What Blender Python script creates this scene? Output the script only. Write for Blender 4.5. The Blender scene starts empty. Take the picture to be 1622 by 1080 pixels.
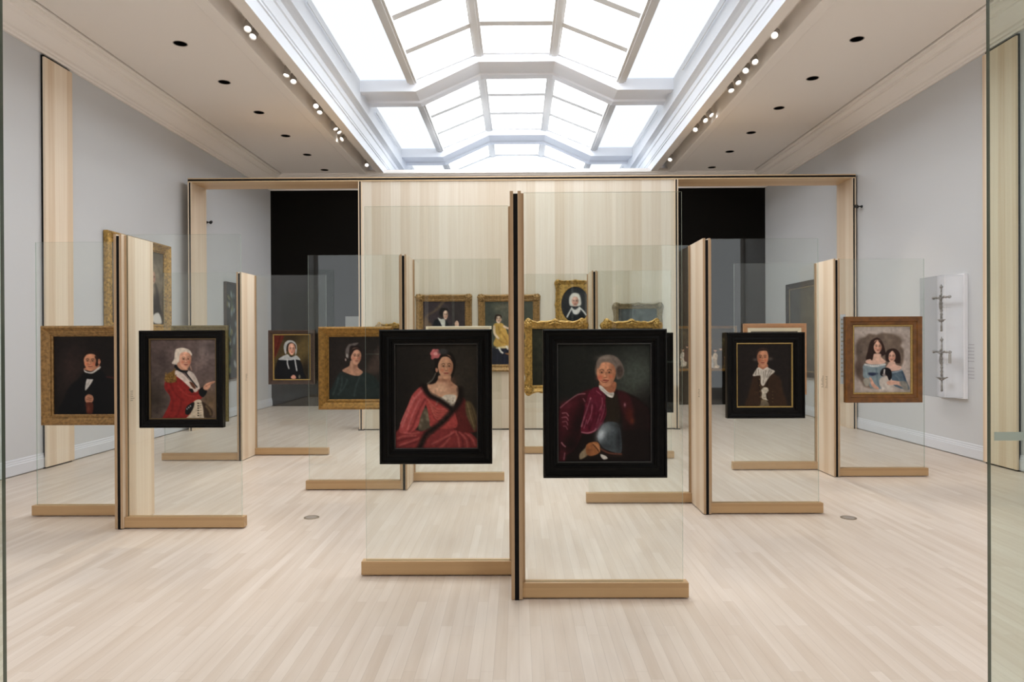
import bpy, bmesh, math, random
import numpy as np
from mathutils import Vector, Matrix

random.seed(7)
rng = np.random.RandomState(11)
SC = bpy.context.scene
COL = SC.collection

# ------------------------------------------------------------------ camera
CAMH, FPX = 1.6, 1080.0
YAW, ROLL, PITCH = math.atan(9.0 / FPX), 0.0045, math.atan(3.0 / FPX)
fwd = Vector((-math.sin(YAW) * math.cos(PITCH), math.cos(YAW) * math.cos(PITCH), -math.sin(PITCH)))
right0 = Vector((math.cos(YAW), math.sin(YAW), 0))
up0 = right0.cross(fwd)
right = right0 * math.cos(ROLL) - up0 * math.sin(ROLL)
up = up0 * math.cos(ROLL) + right0 * math.sin(ROLL)
EYE = Vector((0, 0, CAMH))
cd = bpy.data.cameras.new('camera')
cd.sensor_width = 36.0
cd.lens = 36.0 * FPX / 1622.0
cd.clip_start = 0.05
cam = bpy.data.objects.new('camera', cd)
COL.objects.link(cam)
M = Matrix((right, up, -fwd)).transposed().to_4x4()
M.translation = EYE
cam.matrix_world = M
SC.camera = cam

def ray(px, py):
    return (fwd + right * ((px - 811.0) / FPX) - up * ((py - 540.0) / FPX))
def atY(px, py, Y):
    d = ray(px, py); return EYE + d * (Y / d.y)
def atX(px, py, X):
    d = ray(px, py); return EYE + d * (X / d.x)
def atZ(px, py, Z):
    d = ray(px, py); return EYE + d * ((Z - CAMH) / d.z)

# ------------------------------------------------------------------ materials
def lin(c):
    return tuple(((v / 255.0) / 12.92 if v / 255.0 <= 0.04045 else ((v / 255.0 + 0.055) / 1.055) ** 2.4) for v in c)

def mat(name, rgb, rough=0.5, metal=0.0, spec=0.5, noise=None, bump=None):
    m = bpy.data.materials.new(name); m.use_nodes = True
    nt = m.node_tree; b = nt.nodes['Principled BSDF']
    c = lin(rgb) + (1,)
    b.inputs['Base Color'].default_value = c
    b.inputs['Roughness'].default_value = rough
    b.inputs['Metallic'].default_value = metal
    b.inputs['Specular IOR Level'].default_value = spec
    tc = nt.nodes.new('ShaderNodeTexCoord')
    if noise:
        sc, amt = noise
        n = nt.nodes.new('ShaderNodeTexNoise'); n.inputs['Scale'].default_value = sc; n.inputs['Detail'].default_value = 4
        nt.links.new(tc.outputs['Object'], n.inputs['Vector'])
        mr = nt.nodes.new('ShaderNodeMapRange')
        mr.inputs['From Min'].default_value = 0.3; mr.inputs['From Max'].default_value = 0.7
        mr.inputs['To Min'].default_value = 1 - amt; mr.inputs['To Max'].default_value = 1 + amt
        nt.links.new(n.outputs['Fac'], mr.inputs['Value'])
        mx = nt.nodes.new('ShaderNodeVectorMath'); mx.operation = 'MULTIPLY'
        mx.inputs[0].default_value = c[:3]
        nt.links.new(mr.outputs['Result'], mx.inputs[1])
        nt.links.new(mx.outputs['Vector'], b.inputs['Base Color'])
    if bump:
        sc, st, dist = bump
        n2 = nt.nodes.new('ShaderNodeTexNoise'); n2.inputs['Scale'].default_value = sc; n2.inputs['Detail'].default_value = 5
        nt.links.new(tc.outputs['Object'], n2.inputs['Vector'])
        bp = nt.nodes.new('ShaderNodeBump'); bp.inputs['Strength'].default_value = st; bp.inputs['Distance'].default_value = dist
        nt.links.new(n2.outputs['Fac'], bp.inputs['Height'])
        nt.links.new(bp.outputs['Normal'], b.inputs['Normal'])
    return m

def wood(name, rgb_a, rgb_b, grain='z', board=0.14, rough=0.45):
    """Maple veneer: boards with their own tone, fine streaks along the grain."""
    m = bpy.data.materials.new(name); m.use_nodes = True
    nt = m.node_tree; N = nt.nodes; L = nt.links; b = N['Principled BSDF']
    tc = N.new('ShaderNodeTexCoord')
    sep = N.new('ShaderNodeSeparateXYZ'); L.new(tc.outputs['Object'], sep.inputs[0])
    if grain == 'z':
        a, c2, g = sep.outputs['X'], sep.outputs['Y'], sep.outputs['Z']
    else:
        a, c2, g = sep.outputs['Y'], sep.outputs['Z'], sep.outputs['X']
    add = N.new('ShaderNodeMath'); add.operation = 'ADD'; L.new(a, add.inputs[0]); L.new(c2, add.inputs[1])
    dv = N.new('ShaderNodeMath'); dv.operation = 'DIVIDE'; L.new(add.outputs[0], dv.inputs[0]); dv.inputs[1].default_value = board
    fl = N.new('ShaderNodeMath'); fl.operation = 'FLOOR'; L.new(dv.outputs[0], fl.inputs[0])
    wn = N.new('ShaderNodeTexWhiteNoise'); wn.noise_dimensions = '1D'; L.new(fl.outputs[0], wn.inputs['W'])
    cmb = N.new('ShaderNodeCombineXYZ')
    s1 = N.new('ShaderNodeMath'); s1.operation = 'MULTIPLY'; L.new(add.outputs[0], s1.inputs[0]); s1.inputs[1].default_value = 38.0
    s2 = N.new('ShaderNodeMath'); s2.operation = 'MULTIPLY'; L.new(g, s2.inputs[0]); s2.inputs[1].default_value = 0.7
    L.new(s1.outputs[0], cmb.inputs[0]); L.new(s2.outputs[0], cmb.inputs[1]); L.new(wn.outputs['Value'], cmb.inputs[2])
    nz = N.new('ShaderNodeTexNoise'); nz.inputs['Scale'].default_value = 1.0; nz.inputs['Detail'].default_value = 3
    L.new(cmb.outputs[0], nz.inputs['Vector'])
    mx1 = N.new('ShaderNodeMath'); mx1.operation = 'MULTIPLY'; L.new(wn.outputs['Value'], mx1.inputs[0]); mx1.inputs[1].default_value = 0.5
    mx2 = N.new('ShaderNodeMath'); mx2.operation = 'MULTIPLY_ADD'; L.new(nz.outputs['Fac'], mx2.inputs[0]); mx2.inputs[1].default_value = 0.6
    L.new(mx1.outputs[0], mx2.inputs[2])
    cr = N.new('ShaderNodeValToRGB')
    cr.color_ramp.elements[0].position = 0.15; cr.color_ramp.elements[0].color = lin(rgb_a) + (1,)
    cr.color_ramp.elements[1].position = 0.85; cr.color_ramp.elements[1].color = lin(rgb_b) + (1,)
    L.new(mx2.outputs[0], cr.inputs['Fac'])
    L.new(cr.outputs['Color'], b.inputs['Base Color'])
    b.inputs['Roughness'].default_value = rough
    b.inputs['Specular IOR Level'].default_value = 0.35
    return m

def floor_mat():
    m = bpy.data.materials.new('maple_floor'); m.use_nodes = True
    nt = m.node_tree; N = nt.nodes; L = nt.links; b = N['Principled BSDF']
    tc = N.new('ShaderNodeTexCoord')
    mp = N.new('ShaderNodeMapping'); mp.inputs['Rotation'].default_value = (0, 0, math.pi / 2)
    L.new(tc.outputs['Object'], mp.inputs['Vector'])
    br = N.new('ShaderNodeTexBrick')
    br.inputs['Scale'].default_value = 1.0
    br.inputs['Brick Width'].default_value = 0.95; br.inputs['Row Height'].default_value = 0.062
    br.inputs['Mortar Size'].default_value = 0.0012; br.inputs['Mortar Smooth'].default_value = 0.6
    br.inputs['Bias'].default_value = 0.0; br.offset = 0.37; br.offset_frequency = 2; br.squash = 1.15; br.squash_frequency = 3
    br.inputs['Color1'].default_value = (0.0, 0, 0, 1); br.inputs['Color2'].default_value = (1, 1, 1, 1)
    br.inputs['Mortar'].default_value = (0.1, 0.1, 0.1, 1)
    L.new(mp.outputs['Vector'], br.inputs['Vector'])
    mp2 = N.new('ShaderNodeMapping'); mp2.inputs['Scale'].default_value = (14, 0.9, 1)
    L.new(tc.outputs['Object'], mp2.inputs['Vector'])
    nz = N.new('ShaderNodeTexNoise'); nz.inputs['Scale'].default_value = 1.4; nz.inputs['Detail'].default_value = 5
    L.new(mp2.outputs['Vector'], nz.inputs['Vector'])
    nz2 = N.new('ShaderNodeTexNoise'); nz2.inputs['Scale'].default_value = 0.6; nz2.inputs['Detail'].default_value = 2
    L.new(tc.outputs['Object'], nz2.inputs['Vector'])
    a1 = N.new('ShaderNodeMath'); a1.operation = 'MULTIPLY'; L.new(br.outputs['Color'], a1.inputs[0]); a1.inputs[1].default_value = 0.3
    a2 = N.new('ShaderNodeMath'); a2.operation = 'MULTIPLY_ADD'; L.new(nz.outputs['Fac'], a2.inputs[0]); a2.inputs[1].default_value = 0.68; L.new(a1.outputs[0], a2.inputs[2])
    cr = N.new('ShaderNodeValToRGB')
    cr.color_ramp.elements[0].position = 0.12; cr.color_ramp.elements[0].color = lin(FLOOR_A) + (1,)
    cr.color_ramp.elements[1].position = 0.8; cr.color_ramp.elements[1].color = lin(FLOOR_B) + (1,)
    L.new(a2.outputs[0], cr.inputs['Fac'])
    mxc = N.new('ShaderNodeMix'); mxc.data_type = 'RGBA'; mxc.blend_type = 'MULTIPLY'
    mxc.inputs[0].default_value = 1.0
    L.new(cr.outputs['Color'], mxc.inputs[6])
    mo = N.new('ShaderNodeMapRange'); mo.inputs['To Min'].default_value = 1.0; mo.inputs['To Max'].default_value = 0.82
    L.new(br.outputs['Fac'], mo.inputs['Value'])
    cmb = N.new('ShaderNodeCombineColor')
    for i in range(3): L.new(mo.outputs['Result'], cmb.inputs[i])
    L.new(cmb.outputs[0], mxc.inputs[7])
    L.new(mxc.outputs[2], b.inputs['Base Color'])
    b.inputs['Roughness'].default_value = 0.38
    b.inputs['Specular IOR Level'].default_value = 0.35
    bp = N.new('ShaderNodeBump'); bp.inputs['Strength'].default_value = 0.08; bp.inputs['Distance'].default_value = 0.002
    L.new(nz.outputs['Fac'], bp.inputs['Height']); L.new(bp.outputs['Normal'], b.inputs['Normal'])
    return m

def glass(name, tint, refl=0.04):
    m = bpy.data.materials.new(name); m.use_nodes = True
    nt = m.node_tree; N = nt.nodes; L = nt.links
    N.remove(N['Principled BSDF']); out = N['Material Output']
    tr = N.new('ShaderNodeBsdfTransparent'); tr.inputs['Color'].default_value = tint + (1,)
    gl = N.new('ShaderNodeBsdfGlossy'); gl.inputs['Roughness'].default_value = 0.0; gl.inputs['Color'].default_value = (1, 1, 1, 1)
    lw = N.new('ShaderNodeLayerWeight'); lw.inputs['Blend'].default_value = 0.5
    pw = N.new('ShaderNodeMath'); pw.operation = 'POWER'; L.new(lw.outputs['Facing'], pw.inputs[0]); pw.inputs[1].default_value = 5
    ma = N.new('ShaderNodeMath'); ma.operation = 'MULTIPLY_ADD'; L.new(pw.outputs[0], ma.inputs[0]); ma.inputs[1].default_value = 1 - refl; ma.inputs[2].default_value = refl
    mx = N.new('ShaderNodeMixShader'); L.new(ma.outputs[0], mx.inputs[0]); L.new(tr.outputs[0], mx.inputs[1]); L.new(gl.outputs[0], mx.inputs[2])
    L.new(mx.outputs[0], out.inputs['Surface'])
    return m

def glass_edge(name, rgb, mixf=0.6):
    m = bpy.data.materials.new(name); m.use_nodes = True
    nt = m.node_tree; N = nt.nodes; L = nt.links
    b = N['Principled BSDF']; b.inputs['Base Color'].default_value = lin(rgb) + (1,); b.inputs['Roughness'].default_value = 0.15
    out = N['Material Output']
    tr = N.new('ShaderNodeBsdfTransparent'); tr.inputs['Color'].default_value = (0.75, 0.9, 0.82, 1)
    mx = N.new('ShaderNodeMixShader'); mx.inputs[0].default_value = mixf
    L.new(tr.outputs[0], mx.inputs[1]); L.new(b.outputs[0], mx.inputs[2]); L.new(mx.outputs[0], out.inputs['Surface'])
    return m

def emis(name, rgb, strength):
    m = bpy.data.materials.new(name); m.use_nodes = True
    nt = m.node_tree; N = nt.nodes
    N.remove(N['Principled BSDF'])
    e = N.new('ShaderNodeEmission'); e.inputs['Color'].default_value = rgb + (1,); e.inputs['Strength'].default_value = strength
    nt.links.new(e.outputs[0], N['Material Output'].inputs['Surface'])
    return m

def art_mat():
    m = bpy.data.materials.new('oil_paint'); m.use_nodes = True
    nt = m.node_tree; N = nt.nodes; b = N['Principled BSDF']
    at = N.new('ShaderNodeAttribute'); at.attribute_name = 'paint'
    nt.links.new(at.outputs['Color'], b.inputs['Base Color'])
    b.inputs['Roughness'].default_value = 0.45; b.inputs['Specular IOR Level'].default_value = 0.15
    return m

FLOOR_A, FLOOR_B = (197, 179, 161), (222, 210, 198)
M_FLOOR = floor_mat()
M_WALL = mat('grey_paint', (203, 204, 205), 0.85, spec=0.2)
M_BASEB = mat('baseboard_paint', (214, 216, 220), 0.6, spec=0.3)
M_BLACKWALL = mat('black_paint', (22, 20, 18), 0.95, spec=0.05)
M_CEIL = mat('ceiling_plaster', (246, 240, 234), 0.9, spec=0.2)
M_WHITE = mat('white_plaster', (226, 230, 236), 0.85, spec=0.2)
M_BEAM = mat('beam_plaster', (238, 242, 250), 0.8, spec=0.2)
M_BAR = mat('glazing_bar_paint', (214, 214, 214), 0.6, spec=0.3)
M_MAPLE = wood('maple_veneer', (214, 188, 156), (238, 222, 200), 'z', 0.12)
M_MAPLE_WALL = wood('maple_wall_veneer', (206, 188, 164), (226, 216, 200), 'z', 0.17)
M_MAPLE_H = wood('maple_beam', (176, 142, 102), (198, 164, 122), 'x', 0.09)
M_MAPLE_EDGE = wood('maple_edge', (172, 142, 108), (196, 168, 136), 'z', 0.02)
M_MAPLE_HEAD = wood('maple_header', (204, 172, 132), (226, 198, 160), 'x', 0.09)
M_CORE = mat('black_core', (14, 12, 11), 0.8, spec=0.2)
M_GLASS = glass('clear_glass', (0.965, 0.98, 0.968), 0.043)
M_GEDGE = glass_edge('glass_edge', (176, 190, 180), 0.55)
M_DOORG = glass('door_glass', (0.885, 0.93, 0.895), 0.045)
M_DEDGE = glass_edge('door_glass_edge', (70, 78, 66), 0.95)
M_FROST = glass_edge('frosted_strip', (205, 214, 206), 0.7)
M_BFRAME = mat('ebonised_wood', (12, 11, 10), 0.36, spec=0.12, noise=(30, 0.2))
M_BFRAME_HILITE = mat('ebonised_highlight', (66, 64, 62), 0.3, spec=0.5)  # lighter grey paints in the highlight along the inner lip
M_GOLD = mat('gilt', (142, 106, 50), 0.42, metal=0.55, noise=(35, 0.35), bump=(60, 0.5, 0.004))
M_GOLDB = mat('bright_gilt', (172, 136, 70), 0.4, metal=0.4, noise=(28, 0.5), bump=(45, 0.6, 0.006))
M_GOLDD = mat('aged_gilt', (150, 116, 70), 0.5, metal=0.4, noise=(40, 0.4), bump=(70, 0.6, 0.004))
M_OLIVE = mat('olive_gilt', (128, 116, 76), 0.5, metal=0.4, noise=(40, 0.25))
M_GREYG = mat('worn_silver_gilt', (136, 120, 92), 0.55, metal=0.35, noise=(40, 0.4), bump=(60, 0.6, 0.005))
M_BROWNF = mat('walnut_frame', (112, 70, 26), 0.35, noise=(14, 0.35))
M_BROWND = mat('dark_walnut_frame', (62, 44, 34), 0.4, noise=(14, 0.3))
M_LINER = mat('gilt_slip', (176, 148, 88), 0.4, metal=0.4, noise=(50, 0.15))
M_LINERD = mat('dull_gilt_slip', (112, 92, 62), 0.45, metal=0.4)
M_COPPER = mat('copper_gilt', (190, 138, 92), 0.4, metal=0.35, noise=(20, 0.15))
M_CREAMF = mat('cream_frame', (226, 216, 190), 0.5)
M_BOARD = mat('backing_board', (60, 52, 44), 0.8)
M_SILVER = mat('tarnished_silver', (172, 167, 160), 0.4, metal=0.25, noise=(60, 0.4))
M_CASEB = mat('white_case_board', (250, 250, 253), 0.7)
M_ACRYL = glass('acrylic', (0.95, 0.955, 0.96), 0.04)
M_SPOT = mat('spot_housing', (190, 184, 176), 0.45, spec=0.4)
M_TRACK = mat('track_metal', (150, 140, 130), 0.5)
M_LENS = emis('spot_lens', (1.0, 0.97, 0.92), 6.0)
M_HOLE = mat('black_baffle', (8, 8, 8), 0.9, spec=0.05)
M_RING = mat('downlight_ring', (150, 140, 130), 0.6)
M_BRASS = mat('floor_brass', (142, 130, 112), 0.4, metal=0.6)
M_TEXT = mat('grey_lettering', (150, 134, 112), 0.8)
M_TEXTL = mat('pale_lettering', (176, 174, 160), 0.8)
M_LABEL = mat('pale_label', (208, 218, 222), 0.7)
M_SENSOR = mat('black_sensor', (18, 18, 18), 0.5)
M_PAINT = art_mat()
PANE_STRENGTH = 7.4
LOBBY, LOBBY_FILL_W = 1.3, 210
M_PANE = emis('skylight_pane', (0.93, 0.965, 1.0), PANE_STRENGTH)
M_LAY = emis('frosted_skylight_panel', (0.93, 0.965, 1.0), PANE_STRENGTH * 0.145)

# ------------------------------------------------------------------ mesh builder
class MB:
    def __init__(s): s.v = []; s.f = []; s.mi = []
    def quad(s, a, b, c, d, mi=0):
        n = len(s.v); s.v += [tuple(a), tuple(b), tuple(c), tuple(d)]; s.f.append((n, n+1, n+2, n+3)); s.mi.append(mi)
    def box(s, x0, x1, y0, y1, z0, z1, mi=0, side_mi=None):
        n = len(s.v)
        s.v += [(x0,y0,z0),(x1,y0,z0),(x1,y1,z0),(x0,y1,z0),(x0,y0,z1),(x1,y0,z1),(x1,y1,z1),(x0,y1,z1)]
        fs = [(0,3,2,1),(4,5,6,7),(0,1,5,4),(2,3,7,6),(1,2,6,5),(3,0,4,7)]
        for i, f in enumerate(fs):
            s.f.append(tuple(n + k for k in f))
            s.mi.append(mi if (side_mi is None or i in (2, 3)) else side_mi)
    def prism(s, prof, axis, a0, a1, mi=0, closed=True, caps=True):
        """prof: list of 2-D points; axis 'y' -> (x,z) extruded along y; axis 'x' -> (y,z) along x."""
        n = len(s.v); k = len(prof)
        for a in (a0, a1):
            for p in prof:
                s.v.append((p[0], a, p[1]) if axis == 'y' else (a, p[0], p[1]))
        for i in range(k if closed else k - 1):
            j = (i + 1) % k
            s.f.append((n+i, n+j, n+k+j, n+k+i)); s.mi.append(mi)
        if closed and caps:
            s.f.append(tuple(n + i for i in range(k))[::-1]); s.mi.append(mi)
            s.f.append(tuple(n + k + i for i in range(k))); s.mi.append(mi)
    def lathe(s, prof, c=(0,0,0), axis=(0,0,1), seg=24, mi=0, caps=True):
        """prof: (radius, height) along the axis from c."""
        ax = Vector(axis).normalized(); t = Vector((1,0,0)) if abs(ax.x) < 0.9 else Vector((0,1,0))
        u = ax.cross(t).normalized(); w = ax.cross(u); c = Vector(c); n = len(s.v); k = len(prof)
        for r, h in prof:
            for i in range(seg):
                a = 2*math.pi*i/seg
                s.v.append(tuple(c + ax*h + (u*math.cos(a) + w*math.sin(a))*r))
        for q in range(k-1):
            for i in range(seg):
                j = (i+1) % seg
                s.f.append((n+q*seg+i, n+q*seg+j, n+(q+1)*seg+j, n+(q+1)*seg+i)); s.mi.append(mi)
        if caps:
            s.f.append(tuple(n+i for i in range(seg))[::-1]); s.mi.append(mi)
            s.f.append(tuple(n+(k-1)*seg+i for i in range(seg))); s.mi.append(mi)
    def blob(s, c, r, seg=10, ring=6, mi=0):
        n = len(s.v)
        for q in range(ring+1):
            th = math.pi*q/ring
            for i in range(seg):
                a = 2*math.pi*i/seg
                s.v.append((c[0]+r[0]*math.sin(th)*math.cos(a), c[1]+r[1]*math.sin(th)*math.sin(a), c[2]+r[2]*math.cos(th)))
        for q in range(ring):
            for i in range(seg):
                j = (i+1) % seg
                s.f.append((n+q*seg+i, n+(q+1)*seg+i, n+(q+1)*seg+j, n+q*seg+j)); s.mi.append(mi)
    def tube(s, pts, r, seg=8, mi=0):
        for a, b in zip(pts[:-1], pts[1:]):
            a = Vector(a); b = Vector(b); d = b - a
            if d.length < 1e-6: continue
            s.lathe([(r, 0), (r, d.length)], a, d, seg, mi)
    def build(s, name, mats, parent=None, smooth=False, bevel=0.0, loc=None):
        me = bpy.data.meshes.new(name)
        me.from_pydata(s.v, [], s.f); me.update()
        if not isinstance(mats, (list, tuple)): mats = [mats]
        for m in mats: me.materials.append(m)
        me.polygons.foreach_set('material_index', s.mi)
        bm = bmesh.new(); bm.from_mesh(me)
        bmesh.ops.recalc_face_normals(bm, faces=bm.faces)
        bm.to_mesh(me); bm.free()
        if smooth: me.polygons.foreach_set('use_smooth', [True]*len(me.polygons))
        o = bpy.data.objects.new(name, me); COL.objects.link(o)
        if parent: o.parent = parent
        if loc: o.location = loc
        if bevel:
            b = o.modifiers.new('bevel', 'BEVEL'); b.width = bevel; b.segments = 2; b.limit_method = 'ANGLE'
        return o

def tag(o, label=None, cat=None, group=None, kind=None):
    if label: o['label'] = label
    if cat: o['category'] = cat
    if group: o['group'] = group
    if kind: o['kind'] = kind
    return o
def empty(name, loc, rz=0.0, label=None, cat=None, group=None, kind=None):
    o = bpy.data.objects.new(name, None); COL.objects.link(o)
    o.location = loc; o.rotation_euler = (0, 0, rz); o.empty_display_size = 0.1
    return tag(o, label, cat, group, kind)
def boxobj(name, ext, m, parent=None, bevel=0.0):
    b = MB(); b.box(*ext); return b.build(name, m, parent, bevel=bevel)

# ------------------------------------------------------------------ room
WX = 5.97                 # side walls
YB, YN = 16.47, -5.5      # far wall, wall behind the camera
ZC = 5.54                 # ceiling
ZCOR = 5.215              # bottom of the cornice
YEND = 21.2               # far end of the skylight well

tag(boxobj('floor', (-WX-0.2, WX+0.2, YN-0.2, YEND, -0.1, 0.0), M_FLOOR), kind='structure')
tag(boxobj('wall_left', (-WX-0.2, -WX, YN-0.2, YB+0.2, 0, ZC+0.1), M_WALL), kind='structure')
tag(boxobj('wall_right', (WX, WX+0.2, YN-0.2, YB+0.2, 0, ZC+0.1), M_WALL), kind='structure')
wb = MB(); wb.box(-WX, WX, YB, YB+0.2, 0, ZC-0.01)
tag(wb.build('wall_back', M_BLACKWALL), kind='structure')
tag(boxobj('wall_front', (-WX, WX, YN-0.2, YN, 0, ZC+0.1), M_WALL), kind='structure')

# baseboards with a stepped top
bp_ = [(0,0.016),(0.022,0.016),(0.022,0.135),(0.016,0.143),(0.016,0.158),(0.010,0.170),(0.010,0.188),(0.004,0.2),(0,0.2)]
for side, sx in (('left', -1), ('right', 1)):
    b = MB(); b.prism([(sx*(WX - p[0]), p[1]) for p in bp_], 'y', YN, YB)
    tag(b.build('baseboard_' + side, M_BASEB), kind='structure')

# cornice: cove and beads, then a dark groove before the ceiling
cp = [(0,0),(0.035,0),(0.035,0.03),(0.06,0.034),(0.075,0.055),(0.11,0.066),(0.15,0.10),(0.21,0.165),(0.25,0.20),(0.25,0.222),
      (0.285,0.235),(0.315,0.262),(0.34,0.275),(0.34,0.296),(0.372,0.3),(0.385,0.312),(0.385,0.335),(0.36,0.40),(0,0.40)]
for i, sx in enumerate((-1, 1)):
    b = MB(); b.prism([(sx*(WX - p[0]), ZCOR + p[1]) for p in cp], 'y', YN, YB)
    tag(b.build('trim_%d' % (i+1), M_CEIL), kind='structure')
b = MB(); b.prism([(YB - p[0], ZCOR + p[1]) for p in cp], 'x', -WX+0.0, WX)
tag(b.build('trim_3', M_CEIL), kind='structure')

# ceiling: flat side strips with real holes for the downlights, lamp slot, fascia
DL_L = [(284,69),(355,130),(409,178),(452,215),(487,245),(516,269)]
DL_R = [(1355,62),(1286,124),(1232,171),(1191,210),(1157,240),(1129,265)]
XI, XO = 3.725, WX - 0.41
def ceiling_side(sx, pts):
    holes = []
    for p in pts:
        q = atZ(p[0], p[1], ZC); holes.append((q.x, q.y))
    holes.sort(key=lambda h: h[1])
    hx = sum(h[0] for h in holes)/len(holes)
    mb = MB(); r = 0.082; s = 0.12
    y = YN
    for _, hy in holes:
        mb.quad((sx*XI, y, ZC), (sx*XO, y, ZC), (sx*XO, hy-s, ZC), (sx*XI, hy-s, ZC))
        xa, xb = hx - s, hx + s
        lo, hi = min(sx*XI, sx*XO), max(sx*XI, sx*XO)
        mb.quad((lo, hy-s, ZC), (xa, hy-s, ZC), (xa, hy+s, ZC), (lo, hy+s, ZC))
        mb.quad((xb, hy-s, ZC), (hi, hy-s, ZC), (hi, hy+s, ZC), (xb, hy+s, ZC))
        n = 32
        for k in range(n):
            a0, a1 = 2*math.pi*k/n, 2*math.pi*(k+1)/n
            def sq(a):
                c, d = math.cos(a), math.sin(a); q = s/max(abs(c), abs(d)); return (hx+c*q, hy+d*q, ZC)
            mb.quad(sq(a0), sq(a1), (hx+r*math.cos(a1), hy+r*math.sin(a1), ZC), (hx+r*math.cos(a0), hy+r*math.sin(a0), ZC))
        y = hy + s
    mb.quad((sx*XI, y, ZC), (sx*XO, y, ZC), (sx*XO, YB, ZC), (sx*XI, YB, ZC))
    mb.quad((sx*XI, YB, ZC), (sx*XO, YB, ZC), (sx*XO, YEND, ZC), (sx*XI, YEND, ZC))
    prof = [(XO, ZC), (XO, ZC+0.07), (WX+0.1, ZC+0.07)]
    mb.prism([(sx*p[0], p[1]) for p in prof], 'y', YN, YEND, closed=False)
    prof = [(XI, ZC), (XI, ZC-0.022), (XI-0.02, ZC-0.03), (3.575, ZC-0.03), (3.55, ZC-0.022), (3.55, ZC+0.26), (3.31, ZC+0.26), (3.31, ZC), (3.147, ZC)]
    mb.prism([(sx*p[0], p[1]) for p in prof], 'y', YN, YEND, closed=False)
    return mb, hx, holes
cl, hxl, holes_l = ceiling_side(-1, DL_L)
cr_, hxr, holes_r = ceiling_side(1, DL_R)
off = len(cl.v)
cl.v += cr_.v; cl.f += [tuple(i+off for i in f) for f in cr_.f]; cl.mi += cr_.mi
tag(cl.build('ceiling', M_CEIL), kind='structure')

ORD = ['nearest', 'second nearest', 'third nearest', 'third farthest', 'second farthest', 'farthest']
for side, hx, holes in (('left', hxl, holes_l), ('right', hxr, holes_r)):
    for i, (_, hy) in enumerate(holes):
        t = empty('recessed_downlight', (hx, hy, ZC), 0, '%s black recessed downlight in the row along the %s side of the ceiling' % (ORD[i], side), 'ceiling light', 'recessed ceiling downlights')
        b = MB(); b.lathe([(0.0825, -0.004), (0.092, -0.004), (0.092, 0.0005), (0.0825, 0.0005), (0.0825, -0.004)], seg=32, caps=False)
        b.build('trim_ring', M_RING, t)
        b = MB(); b.lathe([(0.0815, 0.0), (0.078, 0.16), (0.001, 0.16)], seg=32, caps=False)
        b.build('baffle', M_HOLE, t)

# ------------------------------------------------------------------ skylight
def sky_z(h): return CAMH + h
mould = [(3.147,3.94),(3.147,4.12),(3.128,4.13),(3.128,4.155),(3.14,4.165),(3.14,4.175),(3.122,4.185),(3.122,4.36),(3.10,4.375),(3.10,4.40),(3.115,4.41),(3.115,4.49),(3.06,4.515),(3.0,4.525),(3.0,4.55),(3.02,4.56),(3.02,5.02)]
for i, sx in enumerate((-1, 1)):
    b = MB()
    b.prism([(sx*p[0], sky_z(p[1])) for p in mould], 'y', 13.145-2*4.73, YEND, closed=False)
    tag(b.build('trim_%d' % (4+i), M_WHITE), kind='structure')

# arch profile: half-widths and heights above the eye of the beam's lower edge and of the glazing
A_LOW = [(-3.03,4.785),(-1.947,4.785),(-0.737,5.346),(0.737,5.346),(1.947,4.785),(3.03,4.785)]
A_TOP = [(-3.03,5.0),(-2.013,5.0),(-0.726,5.522),(0.726,5.522),(2.013,5.0),(3.03,5.0)]
def beam(name, y0, y1):
    """An arched plaster beam with a stepped underside."""
    b = MB()
    st = [(y0, 0.17, 0.0), (y0, 0.0, 0.0), (y0+0.20, 0.0, 0.0), (y0+0.22, 0.05, 0), (y1-0.24, 0.05, 0), (y1-0.22, 0.02, 0), (y1, 0.02, 0.0), (y1, 0.17, 0.0)]
    rows = []
    for yy, dz, _ in st:
        row = []
        for (lx, lz), (tx, tz) in zip(A_LOW, A_TOP):
            k = dz/0.17
            row.append((lx + (tx-lx)*k, yy, sky_z(lz + (tz-lz)*k)))
        rows.append(row)
    for q in range(len(rows)-1):
        for i in range(len(A_LOW)-1):
            b.quad(rows[q][i], rows[q][i+1], rows[q+1][i+1], rows[q+1][i])
    return tag(b.build(name, M_BEAM), kind='structure')
BAY = 4.73
beams = [13.145 + BAY*k for k in (-2, -1, 0, 1)]
YS = beams[0]
for i, y0 in enumerate(beams):
    beam('trim_%d' % (6+i), y0, y0+0.95)
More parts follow.
